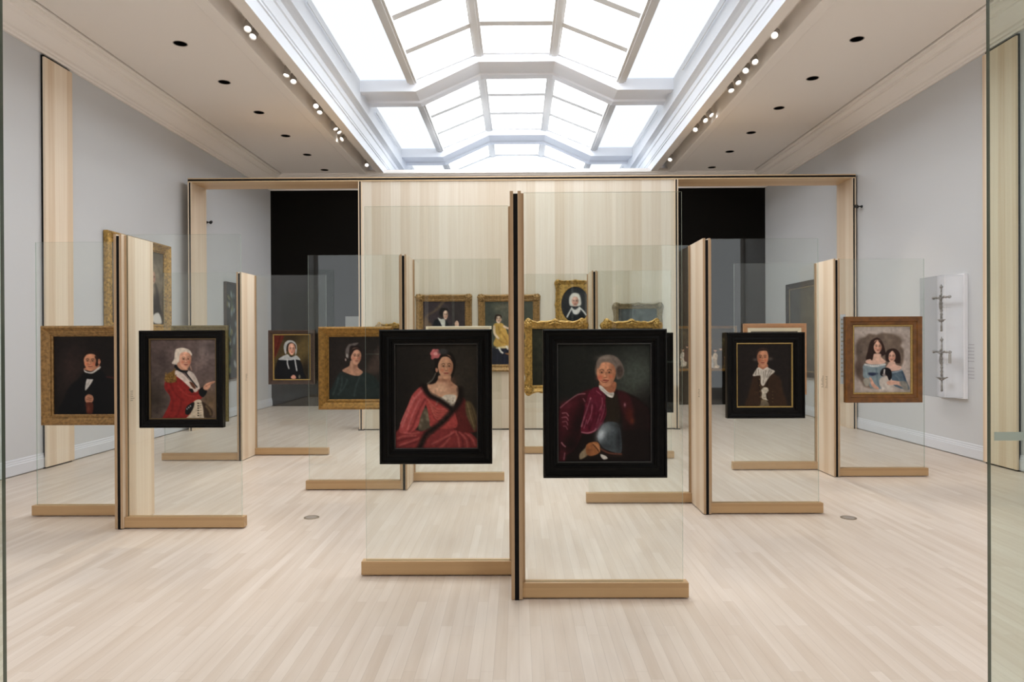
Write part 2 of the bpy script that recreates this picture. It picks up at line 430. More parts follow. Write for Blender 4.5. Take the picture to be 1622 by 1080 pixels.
def bay(n, y0, y1, rows):
    """One glazed bay: panes, ribs on the three upper slopes and frosted side panels."""
    root = empty('window_%d' % n, (0, 0.5*(y0+y1), sky_z(5.0)), kind='structure')
    yc, zc = 0.5*(y0+y1), sky_z(5.0)
    def loc(x, y, h): return (x, y-yc, sky_z(h)-zc)
    g = MB()
    for i in (1, 2, 3):
        (xa, ha), (xb, hb) = A_TOP[i], A_TOP[i+1]
        g.quad(loc(xa, y0, ha+0.05), loc(xb, y0, hb+0.05), loc(xb, y1, hb+0.05), loc(xa, y1, ha+0.05))
    g.build('pane', M_PANE, root)
    s = MB()
    for sx in (-1, 1):
        s.quad(loc(sx*2.013, y0, 5.01), loc(sx*3.02, y0, 5.01), loc(sx*3.02, y1, 5.01), loc(sx*2.013, y1, 5.01))
    s.build('frosted_panel', M_LAY, root)
    for sx in (-1, 1):
        l = MB(); a = loc(2.965, y0+0.35, 4.80); c = loc(2.985, y1-0.9, 4.83); l.box(*sorted((sx*a[0], sx*c[0])), a[1], c[1], a[2], c[2])
        l.build('ledge', M_WHITE, root)
    for x, h, w in ((-2.013,5.0,0.18),(-0.726,5.522,0.19),(0.726,5.522,0.19),(2.013,5.0,0.18)):
        r = MB(); a = loc(x-w/2, y0, h-0.06); c = loc(x+w/2, y1, h+0.06)
        r.box(a[0], c[0], a[1], c[1], a[2], c[2]); 
        a = loc(x-w/4, y0, h-0.085); r.box(a[0], -a[0]+2*x, a[1], c[1], a[2], a[2]+0.03)
        r.build('rib', M_BAR, root)
    for k in range(0, rows+1):
        yy = y1 - (y1-y0)*k/rows if rows > 1 else (y1 if k == 0 else y0)
        th = 0.085 if 0 < k < rows else 0.05
        for i in (1, 2, 3):
            (xa, ha), (xb, hb) = A_TOP[i], A_TOP[i+1]
            r = MB()
            n0 = len(r.v)
            for dy, dz in ((-th, -0.03), (th, -0.03), (th, 0.04), (-th, 0.04)):
                for x, h in ((xa, ha), (xb, hb)): r.v.append(loc(x, yy+dy, h+dz))
            for q in range(4):
                q2 = (q+1) % 4
                r.f.append((q*2, q*2+1, q2*2+1, q2*2)); r.mi.append(0)
            r.build('glazing_bar', M_BAR, root)
    return root
for i in range(len(beams)-1):
    bay(i+1, beams[i]+0.95, beams[i+1], 3)
bay(len(beams), beams[-1]+0.95, 20.35, 1)
# far gable of the skylight
g = MB()
pts = [(x, 20.37, sky_z(h)) for x, h in A_TOP]
g.v += pts + [(3.03, 20.37, sky_z(3.94)), (-3.03, 20.37, sky_z(3.94))]
g.f.append(tuple(range(8))); g.mi.append(0)
g.box(-3.6, 3.6, 20.4, 20.55, ZC, sky_z(5.7))
tag(g.build('trim_10', M_WHITE), kind='structure')
# near end of the well and the flat lobby ceiling in front of it
g = MB(); g.box(-3.147, 3.147, YS-0.2, YS, ZC, sky_z(5.6)); tag(g.build('trim_11', M_WHITE), kind='structure')
g = MB(); g.box(-3.147, 3.147, YN, YS-0.0, ZC-0.0, ZC+0.1); tag(g.build('trim_12', M_CEIL), kind='structure')

# ------------------------------------------------------------------ track lights
SLOTX = 3.43
tracks = []
for side, sx in (('left', -1), ('right', 1)):
    b = MB(); b.box(sx*SLOTX-0.018, sx*SLOTX+0.018, 7.6, 16.4, ZC+0.225, ZC+0.2595)
    tag(b.build('lighting_track', M_TRACK), 'slim metal lighting track inside the %s ceiling slot' % side, 'lighting track', 'lighting tracks')
SPOTS_L = [(396,52),(406,69),(457,117),(467,127),(502,167),(509,176),(531,204),(536,211),(547,216),(582,262)]
SPOTS_R = [(1226,68),(1192,100),(1180,113),(1165,131),(1155,146),(1121,189),(1113,196),(1101,208),(1061,257)]
AIM = {}
def spotlight(px, py, aim, label, power, cone):
    power = power*(0.5 if aim[1] > 11.5 else 1.0)
    sx = -1 if px < 811 else 1
    d = ray(px, py)
    X = sx*SLOTX
    p = atX(px, py, X + (0.02 if sx < 0 else -0.02))
    z = ZC - 0.015
    t = empty('track_spotlight', (X, p.y, ZC+0.225), 0, label, 'spotlight', 'track spotlights')
    piv = Vector((0, 0, -0.135))
    tgt = Vector(aim) - (Vector((X, p.y, ZC+0.225)) + piv)
    dr = tgt.normalized()
    b = MB(); b.lathe([(0.012, 0), (0.012, 0.09)], (0, 0, -0.09), (0,0,1), 10); b.box(-0.016, 0.016, -0.05, 0.05, -0.03, 0.0)
    b.build('bracket', M_TRACK, t)
    b = MB(); b.lathe([(0.02, -0.075), (0.045, -0.07), (0.05, -0.055), (0.05, 0.085), (0.047, 0.09), (0.037, 0.074), (0.036, 0.06)], piv, dr, 24, caps=False)
    b.lathe([(0.0, -0.075), (0.02, -0.075)], piv, dr, 24, caps=False)
    b.build('housing', M_SPOT, t, smooth=False)
    b = MB(); b.lathe([(0.037, 0.072), (0.03, 0.076), (0.0, 0.077)], piv, dr, 24, caps=False)
    b.build('lens', M_LENS, t)
    L = bpy.data.lights.new('lamp', 'SPOT'); L.energy = power; L.spot_size = cone; L.spot_blend = 0.7; L.shadow_soft_size = 0.045
    L.color = (1.0, 0.86, 0.70)
    lo = bpy.data.objects.new('lamp', L); COL.objects.link(lo); lo.parent = t
    lo.location = piv + dr*0.10
    lo.rotation_euler = (-dr).to_track_quat('Z', 'Y').to_euler()
    return t
SPOT_W = 140.0
AIMS_L = [(-2.9,5.55,1.1),(-4.0,6.0,1.1),(-3.9,8.9,0.9),(-2.6,7.4,0.4),(-1.9,7.1,1.0),(-3.3,9.2,0.9),(-1.5,11.9,1.1),(-0.7,12.0,1.3),(-5.9,10.6,2.4),(-2.3,12,1.5)]
AIMS_R = [(0.5,4.2,1.2),(3.4,6.3,1.1),(1.4,6.5,1.0),(4.3,7.9,1.1),(3.6,8.6,0.6),(5.9,9.6,1.6),(4.9,8.0,1.1),(1.3,9.4,1.2),(1.6,12.0,1.5)]
NTH = ['nearest', 'second', 'third', 'fourth', 'fifth', 'sixth', 'seventh', 'eighth', 'ninth', 'farthest']
for i, (p, a) in enumerate(zip(SPOTS_L, AIMS_L)):
    w = NTH[i] if i in (0, 9) else NTH[i] + ' nearest'
    spotlight(p[0], p[1], a, '%s round spotlight in the left ceiling slot' % w, SPOT_W, 0.5)
for i, (p, a) in enumerate(zip(SPOTS_R, AIMS_R)):
    w = NTH[0] if i == 0 else ('farthest' if i == 8 else NTH[i] + ' nearest')
    spotlight(p[0], p[1], a, '%s round spotlight in the right ceiling slot' % w, SPOT_W, 0.5)

# ------------------------------------------------------------------ timber portal, its centre wall and the wall pilasters
PY0, PY1 = 12.0, 12.58
PT0, PT1 = 4.395, 4.465
XL, XR = -5.75, 5.87
CX0, CX1 = atY(571, 480, PY0).x, atY(1072, 480, PY0).x
pt = empty('timber_portal', (0, PY0, 0), 0, 'room-wide pale maple portal with a tall wooden centre wall and open bays left and right', 'partition')
def sandwich(name, ext, axis):
    """two maple boards with a recessed black core between, seen on the front edge"""
    x0, x1, y0, y1, z0, z1 = ext
    b = MB(); t = 0.018
    if axis == 'x':
        b.box(x0, x0+t, y0, y1, z0, z1); b.box(x1-t, x1, y0, y1, z0, z1)
    else:
        b.box(x0, x1, y0, y1, z0, z0+t); b.box(x0, x1, y0, y1, z1-t, z1)
    o = b.build(name, M_MAPLE if axis == 'x' else M_MAPLE_HEAD, pt)
    c = MB()
    if axis == 'x': c.box(x0+t, x1-t, y0+0.008, y1-0.008, z0, z1-0.004)
    else: c.box(x0, x1, y0+0.002, y1-0.008, z0+t, z1-t)
    c.build('core_strip', M_CORE, o)
    return o
D_ = PY1-PY0
sandwich('header', (XL-0.065, XR+0.065, 0, D_, PT0, PT1), 'z')
sandwich('jamb', (XL-0.065, XL, 0, D_, 0, PT0), 'x')
sandwich('jamb', (XR, XR+0.065, 0, D_, 0, PT0), 'x')
sandwich('upright', (CX0-0.032, CX0+0.032, 0, D_, 0.02, PT0), 'x')
sandwich('upright', (CX1-0.032, CX1+0.032, 0, D_, 0.02, PT0), 'x')
cw = MB(); cw.box(CX0+0.0325, CX1-0.0325, 0.018, D_-0.02, 0.025, PT0)
cw.build('centre_wall', M_MAPLE_WALL, pt)
b = MB(); b.box(CX0-0.02, CX1+0.02, 0.04, D_-0.04, 0, 0.025); b.build('plinth', M_CORE, pt)
for x in (CX0, CX1):
    b = MB(); b.box(x-0.05, x+0.05, -0.01, 0.1, 0.0, 0.018); b.build('foot_plate', M_CORE, pt, bevel=0.003)

for side, sx, yn, yf in (('left', -1, 8.50, 9.03), ('right', 1, 8.13, 8.71)):
    t = empty('wooden_pilaster', (sx*WX, yn, 0), 0, 'tall flat maple pilaster against the %s wall near the entrance' % side, 'pilaster', 'maple wall pilasters')
    b = MB(); b.box(*sorted((-sx*0.034, -sx*0.06)), 0, yf-yn, 0.02, ZCOR-0.05); b.build('face_board', M_MAPLE, t)
    b = MB(); b.box(*sorted((-sx*0.001, -sx*0.0335)), 0.012, yf-yn-0.012, 0.0, ZCOR-0.02); b.build('core_strip', M_CORE, t)

# ------------------------------------------------------------------ glass display panels
PH = 2.505
SD = 0.50
PANELS = {}
def panel(key, px, Yf, front, label):
    """slab of two maple boards, glass wing each side: one at the front end, one at the back end."""
    xc = atY(px, 700, Yf).x
    t = empty('glass_display_panel', (xc, Yf, 0), 0, label, 'display panel', 'free-standing glass display panels')
    hw = 0.034
    for s in (-1, 1):
        b = MB(); b.box(*sorted((s*0.0135, s*hw)), 0, SD, 0.008, PH, 0, 1); b.build('side_board', [M_MAPLE_EDGE, M_MAPLE], t)  # front and back edges coloured darker, painting in their dimmer light
    b = MB(); b.box(-0.0134, 0.0134, 0.006, SD-0.006, 0, PH-0.015); b.build('core_strip', M_CORE, t)
    info = {'x': xc, 'Yf': Yf}
    for s in (-1, 1):
        y0 = 0.02 if (s == 1) == (front == 'R') else 0.43
        gy = y0 + 0.035
        b = MB(); b.box(*sorted((s*hw, s*(hw+1.02))), y0, y0+0.07, 0.010, 0.10); b.build('base_rail', M_MAPLE_H, t, bevel=0.002)
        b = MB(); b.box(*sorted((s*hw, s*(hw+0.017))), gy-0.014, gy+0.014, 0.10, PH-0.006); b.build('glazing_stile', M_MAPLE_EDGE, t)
        b = MB(); b.box(*sorted((s*(hw+0.017), s*(hw+0.992))), gy-0.006, gy+0.006, 0.10, PH, 0, 1)
        b.build('glass_pane', [M_GLASS, M_GEDGE], t)
        info['L' if s < 0 else 'R'] = Yf + gy - 0.006
    PANELS[key] = info
    return t
def depth_of(py, px):     # depth of a floor point
    return atZ(px, py, 0).y
pA = panel('A', 818.0, depth_of(951.3, 818), 'R', 'nearest glass display panel, holding the lady in pink and the man in crimson')
pB = panel('B', 187.8, depth_of(838.8, 188), 'R', 'glass display panel at far left, holding the officer in a red coat')
pC = panel('C', 379.8, depth_of(730.0, 380), 'L', 'left glass display panel farther back, holding the lady in a white bonnet and dark dress')
pD = panel('D', 639.8, depth_of(776.6, 640), 'L', 'glass display panel just behind the lady in pink, holding the lady in dark green')
pE = panel('E', 1120.6, depth_of(815.4, 1120), 'R', 'right glass display panel holding the man in a brown coat with lace collar')
pF = panel('F', 1326.0, depth_of(755.8, 1326), 'R', 'glass display panel at far right, holding the two girls with a dog')
pG = panel('G', 942.4, 9.05, 'R', 'glass display panel nearest the tall centre wall, behind the man in crimson')

# small printed captions on the slab faces
def caption(t, sx, y, z, rows, n=2):
    for k in range(n):
        b = MB()
        for i in range(rows):
            ln = random.uniform(0.45, 1.0)*0.07
            zz = z - i*0.016
            x = sx*0.0342
            b.box(*sorted((x, x+sx*0.0006)), y+k*0.10, y+k*0.10+ln, zz, zz+0.006)
        b.build('caption_text', M_TEXT, t)
caption(pE, -1, 0.13, 1.12, 5, 1)
caption(pF, -1, 0.16, 1.14, 9, 2)
caption(pB, 1, 0.12, 1.16, 6, 1)
caption(pC, 1, 0.12, 1.14, 6, 1)

# ------------------------------------------------------------------ paintings
def smooth_closed(p, sub=5):
    p = np.array(p, float); n = len(p); out = []
    for i in range(n):
        p0, p1, p2, p3 = p[i-1], p[i], p[(i+1) % n], p[(i+2) % n]
        for k in range(sub):
            t = k/sub
            out.append(0.5*((2*p1) + (-p0+p2)*t + (2*p0-5*p1+4*p2-p3)*t*t + (-p0+3*p1-3*p2+p3)*t**3))
    return np.array(out)
def smooth_open(p, sub=6):
    p = [np.array(q, float) for q in p]; p = [p[0]] + p + [p[-1]]; out = []
    for i in range(1, len(p)-2):
        for k in range(sub):
            t = k/sub; p0, p1, p2, p3 = p[i-1], p[i], p[i+1], p[i+2]
            out.append(0.5*((2*p1) + (-p0+p2)*t + (2*p0-5*p1+4*p2-p3)*t*t + (-p0+3*p1-3*p2+p3)*t**3))
    out.append(p[-2]); return np.array(out)

class Art:
    """a painter working on a grid; coordinates are the sketch's own units"""
    def __init__(s, x0, y0, x1, y1, nx, base):
        s.r = (x0, y0, x1, y1); s.nx = nx; s.ny = max(8, int(nx*(y1-y0)/(x1-x0)))
        gx = np.linspace(x0, x1, s.nx); gy = np.linspace(y0, y1, s.ny)
        s.X, s.Y = np.meshgrid(gx, gy)
        s.img = np.zeros((s.ny, s.nx, 3)); s.img[:] = np.array(base)/255.0
        s.px = (x1-x0)/nx
    def blend(s, a, c, sh=None):
        c = np.array(c)/255.0
        col = c if sh is None else c*sh[..., None]
        s.img = s.img*(1-a[..., None]) + col*a[..., None]; return s
    def ell(s, cx, cy, rx, ry, c, soft=0.15, rot=0, alpha=1.0):
        ca, sa = math.cos(rot), math.sin(rot)
        u = ((s.X-cx)*ca + (s.Y-cy)*sa)/rx; v = (-(s.X-cx)*sa + (s.Y-cy)*ca)/ry
        d = np.sqrt(u*u+v*v)
        a = np.clip((1+soft-d)/(2*soft), 0, 1); a = a*a*(3-2*a)
        return s.blend(a*alpha, c)
    def glow(s, cx, cy, rx, ry, c, alpha=1.0, rot=0):
        ca, sa = math.cos(rot), math.sin(rot)
        u = ((s.X-cx)*ca + (s.Y-cy)*sa)/rx; v = (-(s.X-cx)*sa + (s.Y-cy)*ca)/ry
        return s.blend(np.exp(-(u*u+v*v))*alpha, c)
    def sdf(s, P):
        d = np.full(s.X.shape, 1e9); ins = np.zeros(s.X.shape, bool); n = len(P)
        for i in range(n):
            ax, ay = P[i-1]; bx, by = P[i]
            ex, ey = bx-ax, by-ay; L2 = ex*ex+ey*ey+1e-9
            t = np.clip(((s.X-ax)*ex + (s.Y-ay)*ey)/L2, 0, 1)
            dd = np.hypot(s.X-ax-t*ex, s.Y-ay-t*ey); d = np.minimum(d, dd)
            c = (ay > s.Y) != (by > s.Y)
            with np.errstate(divide='ignore', invalid='ignore'):
                xi = ax + (s.Y-ay)/(by-ay+1e-12)*ex
            ins ^= c & (s.X < xi)
        return np.where(ins, -d, d)
    def poly(s, pts, c, soft=None, smooth=True, alpha=1.0, c2=None):
        P = smooth_closed(pts) if smooth else np.array(pts, float)
        soft = soft if soft is not None else s.px*0.9
        a = np.clip(0.5 - s.sdf(P)/(2*soft), 0, 1)*alpha
        if c2 is not None:
            ys = P[:, 1]; t = np.clip((s.Y-ys.min())/(ys.max()-ys.min()+1e-9), 0, 1)[..., None]
            col = np.array(c)/255.0*(1-t) + np.array(c2)/255.0*t
            s.img = s.img*(1-a[..., None]) + col*a[..., None]; return s
        return s.blend(a, c)
    def line(s, pts, w, c, soft=None, alpha=1.0):
        P = smooth_open(pts) if len(pts) > 2 else np.array(pts, float)
        d = np.full(s.X.shape, 1e9)
        for i in range(1, len(P)):
            ax, ay = P[i-1]; bx, by = P[i]; ex, ey = bx-ax, by-ay; L2 = ex*ex+ey*ey+1e-9
            t = np.clip(((s.X-ax)*ex + (s.Y-ay)*ey)/L2, 0, 1)
            d = np.minimum(d, np.hypot(s.X-ax-t*ex, s.Y-ay-t*ey))
        soft = soft if soft is not None else max(s.px*0.8, w*0.35)
        a = np.clip((w/2 + soft - d)/(2*soft), 0, 1)*alpha
        return s.blend(a, c)
    def mottle(s, amt=0.08, cell=6):
        g = rng.normal(0, 1, (s.ny//cell+3, s.nx//cell+3))
        yy = np.linspace(0, g.shape[0]-1.001, s.ny); xx = np.linspace(0, g.shape[1]-1.001, s.nx)
        y0 = yy.astype(int); x0 = xx.astype(int); fy = (yy-y0)[:, None]; fx = (xx-x0)[None, :]
        v = g[y0][:, x0]*(1-fy)*(1-fx) + g[y0+1][:, x0]*fy*(1-fx) + g[y0][:, x0+1]*(1-fy)*fx + g[y0+1][:, x0+1]*fy*fx
        s.img = np.clip(s.img*(1+amt*v[..., None]), 0, 1); return s
    def face(s, cx, cy, rx, ry, skin, turn=0.0, shade=1, hair=(45,32,26), lips=(160,80,70), brow=1.0):
        sk = np.array(skin, float); dk = sk*np.array([0.62, 0.55, 0.5]); lt = np.minimum(255, sk*1.1+8)
        egg = [(cx-rx*0.95, cy-ry*0.25), (cx-rx*0.62, cy-ry*0.88), (cx, cy-ry*1.02), (cx+rx*0.62, cy-ry*0.88), (cx+rx*0.95, cy-ry*0.25),
               (cx+rx*0.86, cy+ry*0.35), (cx+rx*0.45, cy+ry*0.86), (cx, cy+ry*1.0), (cx-rx*0.45, cy+ry*0.86), (cx-rx*0.86, cy+ry*0.35)]
        s.poly(egg, sk)
        m = np.clip(0.5 - s.sdf(smooth_closed(egg))/(2*s.px), 0, 1)
        g = np.clip((s.X-cx)*shade/rx*0.9-0.1, 0, 1)*m
        s.blend(g*0.75, dk)
        s.glow(cx+turn*rx*0.3-shade*rx*0.15, cy-ry*0.55, rx*0.5, ry*0.3, lt, 0.55)
        dx = turn*rx*0.28
        for q in (-1, 1):
            ex = cx+dx+q*rx*0.40*(1-abs(turn)*0.25); ey = cy-ry*0.08
            s.ell(ex, ey, rx*0.24, ry*0.11, dk, 0.5, alpha=0.55)
            s.ell(ex, ey+ry*0.015, rx*0.14, ry*0.035, (196,178,160), 0.4, alpha=0.55)
            s.ell(ex, ey+ry*0.01, rx*0.08, ry*0.045, (38,28,22), 0.5)
            s.line([(ex-rx*0.2, ey-ry*0.15), (ex, ey-ry*0.21), (ex+rx*0.2, ey-ry*0.15)], ry*0.045*brow, hair, alpha=0.8)
            s.glow(cx+dx*0.8+q*rx*0.5, cy+ry*0.26, rx*0.26, ry*0.17, (sk[0]*0.98, sk[1]*0.72, sk[2]*0.66), 0.6)
        nx = cx+dx*1.35
        s.line([(cx+dx+shade*rx*0.06, cy-ry*0.05), (nx+shade*rx*0.1, cy+ry*0.22)], rx*0.12, dk, soft=rx*0.1, alpha=0.45)
        s.glow(nx-shade*rx*0.02, cy+ry*0.2, rx*0.09, ry*0.08, lt, 0.7)
        s.ell(nx, cy+ry*0.3, rx*0.2, ry*0.035, dk, 0.5, alpha=0.65)
        s.ell(cx+dx, cy+ry*0.52, rx*0.3, ry*0.06, lips, 0.4, alpha=0.9)
        s.line([(cx+dx-rx*0.3, cy+ry*0.51), (cx+dx, cy+ry*0.525), (cx+dx+rx*0.3, cy+ry*0.5)], ry*0.02, (95,45,38), alpha=0.8)
        s.glow(cx+dx, cy+ry*0.66, rx*0.3, ry*0.05, dk, 0.35)
        return s
    def mesh(s, name, w, h, y, parent, oval=False):
        """a canvas of the given size standing in the parent's x-z plane at depth y"""
        xs = np.linspace(-w/2, w/2, s.nx); zs = np.linspace(h/2, -h/2, s.ny)
        vx, vz = np.meshgrid(xs, zs)
        v = np.stack([vx.ravel(), np.full(vx.size, y), vz.ravel()], 1)
        i = np.arange(s.nx*s.ny).reshape(s.ny, s.nx)
        f = np.stack([i[:-1, :-1].ravel(), i[1:, :-1].ravel(), i[1:, 1:].ravel(), i[:-1, 1:].ravel()], 1)
        me = bpy.data.meshes.new(name); me.from_pydata(v.tolist(), [], f.tolist()); me.update()
        g = s.img.mean(2, keepdims=True); c = np.clip((g + (s.img-g)*0.86)*0.98, 0, 1)**1.13; l = np.where(c <= 0.04045, c/12.92, ((c+0.055)/1.055)**2.4)
        rgba = np.concatenate([l.reshape(-1, 3), np.ones((s.nx*s.ny, 1))], 1).astype(np.float32)
        at = me.color_attributes.new('paint', 'FLOAT_COLOR', 'POINT'); at.data.foreach_set('color', rgba.ravel())
        me.materials.append(M_PAINT)
        o = bpy.data.objects.new(name, me); COL.objects.link(o); o.parent = parent
        return o
# ---- the pictures themselves (plain portraits of each sitter's type)
def art_lady_pink():
    a = Art(-94, 78, 629, 985, 175, (44, 39, 33))
    a.glow(520, 330, 260, 320, (62, 56, 47), 0.8); a.glow(-60, 500, 160, 500, (30, 26, 23), 0.8)
    a.poly([(-100,860),(-20,800),(120,835),(220,810),(430,815),(560,850),(650,940),(650,1000),(-100,1000)], (140,55,54), soft=8)
    a.poly([(120,660),(190,640),(220,740),(230,800),(110,830)], (92,82,66), soft=8)
    for k in range(9): a.glow(rng.randint(110,215), rng.randint(660,800), 14, 18, (150,138,112), 0.6)
    a.poly([(500,540),(545,600),(620,700),(640,800),(600,850),(430,830),(420,700),(440,600)], (104,40,38), soft=6)
    a.poly([(530,580),(585,600),(630,720),(610,840),(560,760),(530,680)], (104,88,60), soft=10)
    a.line([(545,600),(565,690),(600,800)], 9, (140,122,88), alpha=0.7); a.line([(575,610),(600,700),(620,790)], 7, (78,60,42), alpha=0.7)
    a.poly([(165,455),(215,540),(320,590),(405,650),(440,700),(440,810),(230,805),(205,740),(185,640),(150,560),(140,500)], (172,70,66), soft=5)
    a.poly([(150,440),(60,510),(10,620),(-50,760),(-60,850),(30,850),(100,800),(130,700),(170,610),(180,540)], (178,78,76), soft=5)
    for p, w_ in (([(150,470),(70,560),(10,680),(-40,800)],16),([(120,560),(60,680),(10,820)],10),([(60,540),(0,660),(-50,770)],7)):
        a.line(p, w_, (216,128,122), soft=9, alpha=0.7)
    a.line([(165,560),(110,660),(60,790),(20,845)], 14, (110,38,38), soft=9, alpha=0.7)
    for k in range(5):
        a.line([(190+10*k,560+26*k),(270,640+22*k),(370,640+20*k)], 9, (216,124,104), soft=7, alpha=0.55)
        a.line([(195+9*k,580+26*k),(275,660+22*k),(380,660+22*k)], 6, (120,44,44), soft=6, alpha=0.5)
    for p in ([(230,950),(330,900),(420,850)],[(300,985),(360,930),(400,850)],[(470,985),(460,900),(440,840)],[(540,980),(530,910),(470,850)],[(610,960),(580,900),(520,860)],[(-80,900),(-10,880),(80,880)],[(-60,960),(30,930),(110,900)],[(-20,850),(50,860),(110,850)]):
        a.line(p, 12, (206,112,106), soft=10, alpha=0.6)
    for p in ([(270,970),(350,910),(430,860)],[(505,985),(495,905),(455,850)],[(575,975),(555,905),(500,850)],[(-85,930),(0,905),(90,890)],[(-70,985),(30,950),(100,930)]):
        a.line(p, 9, (96,34,36), soft=8, alpha=0.6)
    # neck, chest
    a.poly([(190,430),(275,395),(292,350),(392,350),(400,400),(460,450),(468,500),(440,580),(400,620),(300,580),(220,520)], (206,160,128), soft=5)
    a.glow(400, 420, 40, 60, (150,100,76), 0.5); a.glow(330, 390, 60, 18, (150,98,74), 0.7); a.glow(300,470,70,40,(226,184,152),0.7)
    a.poly([(236,512),(300,545),(350,520),(440,525),(432,600),(405,650),(360,590),(300,565)], (206,196,178), soft=5)
    for k in range(26): a.glow(rng.randint(260,435), rng.randint(535,610), 8, 8, ((236,230,215),(150,135,112))[k % 2], 0.6)
    a.line([(150,440),(205,520),(300,570),(400,640)], 44, (33,23,20)); a.line([(478,470),(482,560),(420,650),(330,750),(240,820),(175,870),(110,1000)], 46, (33,23,20))
    for k in range(60):
        t = rng.rand(); a.glow(480-370*t+rng.randint(-14,14), 560+400*t**0.9, 9, 7, (62,46,38), 0.4)
    # hair and head
    a.poly([(255,250),(262,170),(330,120),(400,150),(440,220),(430,320),(405,370),(395,300),(330,190),(290,250),(272,400),(200,425),(240,380)], (34,27,23), soft=6)
    a.line([(262,330),(235,385),(190,420)], 12, (140,136,122), alpha=0.6)
    a.face(350, 275, 70, 106, (208,158,124), turn=0.35, shade=1, hair=(52,36,28), lips=(168,76,70))
    a.ell(272,300,11,22,(196,140,110))
    a.poly([(262,250),(275,180),(340,160),(410,200),(418,240),(380,190),(320,190),(285,250),(275,290)], (36,28,24), soft=5)
    for q in range(6): 
        an = q*1.05; a.ell(262+26*math.cos(an), 158+24*math.sin(an), 22, 20, (200,112,112), 0.3)
    a.ell(262,158,18,16,(226,160,152),0.4); a.ell(330,140,44,26,(66,66,64),0.5); a.ell(236,190,14,20,(186,98,98),0.4)
    return a.mottle(0.05, 4)

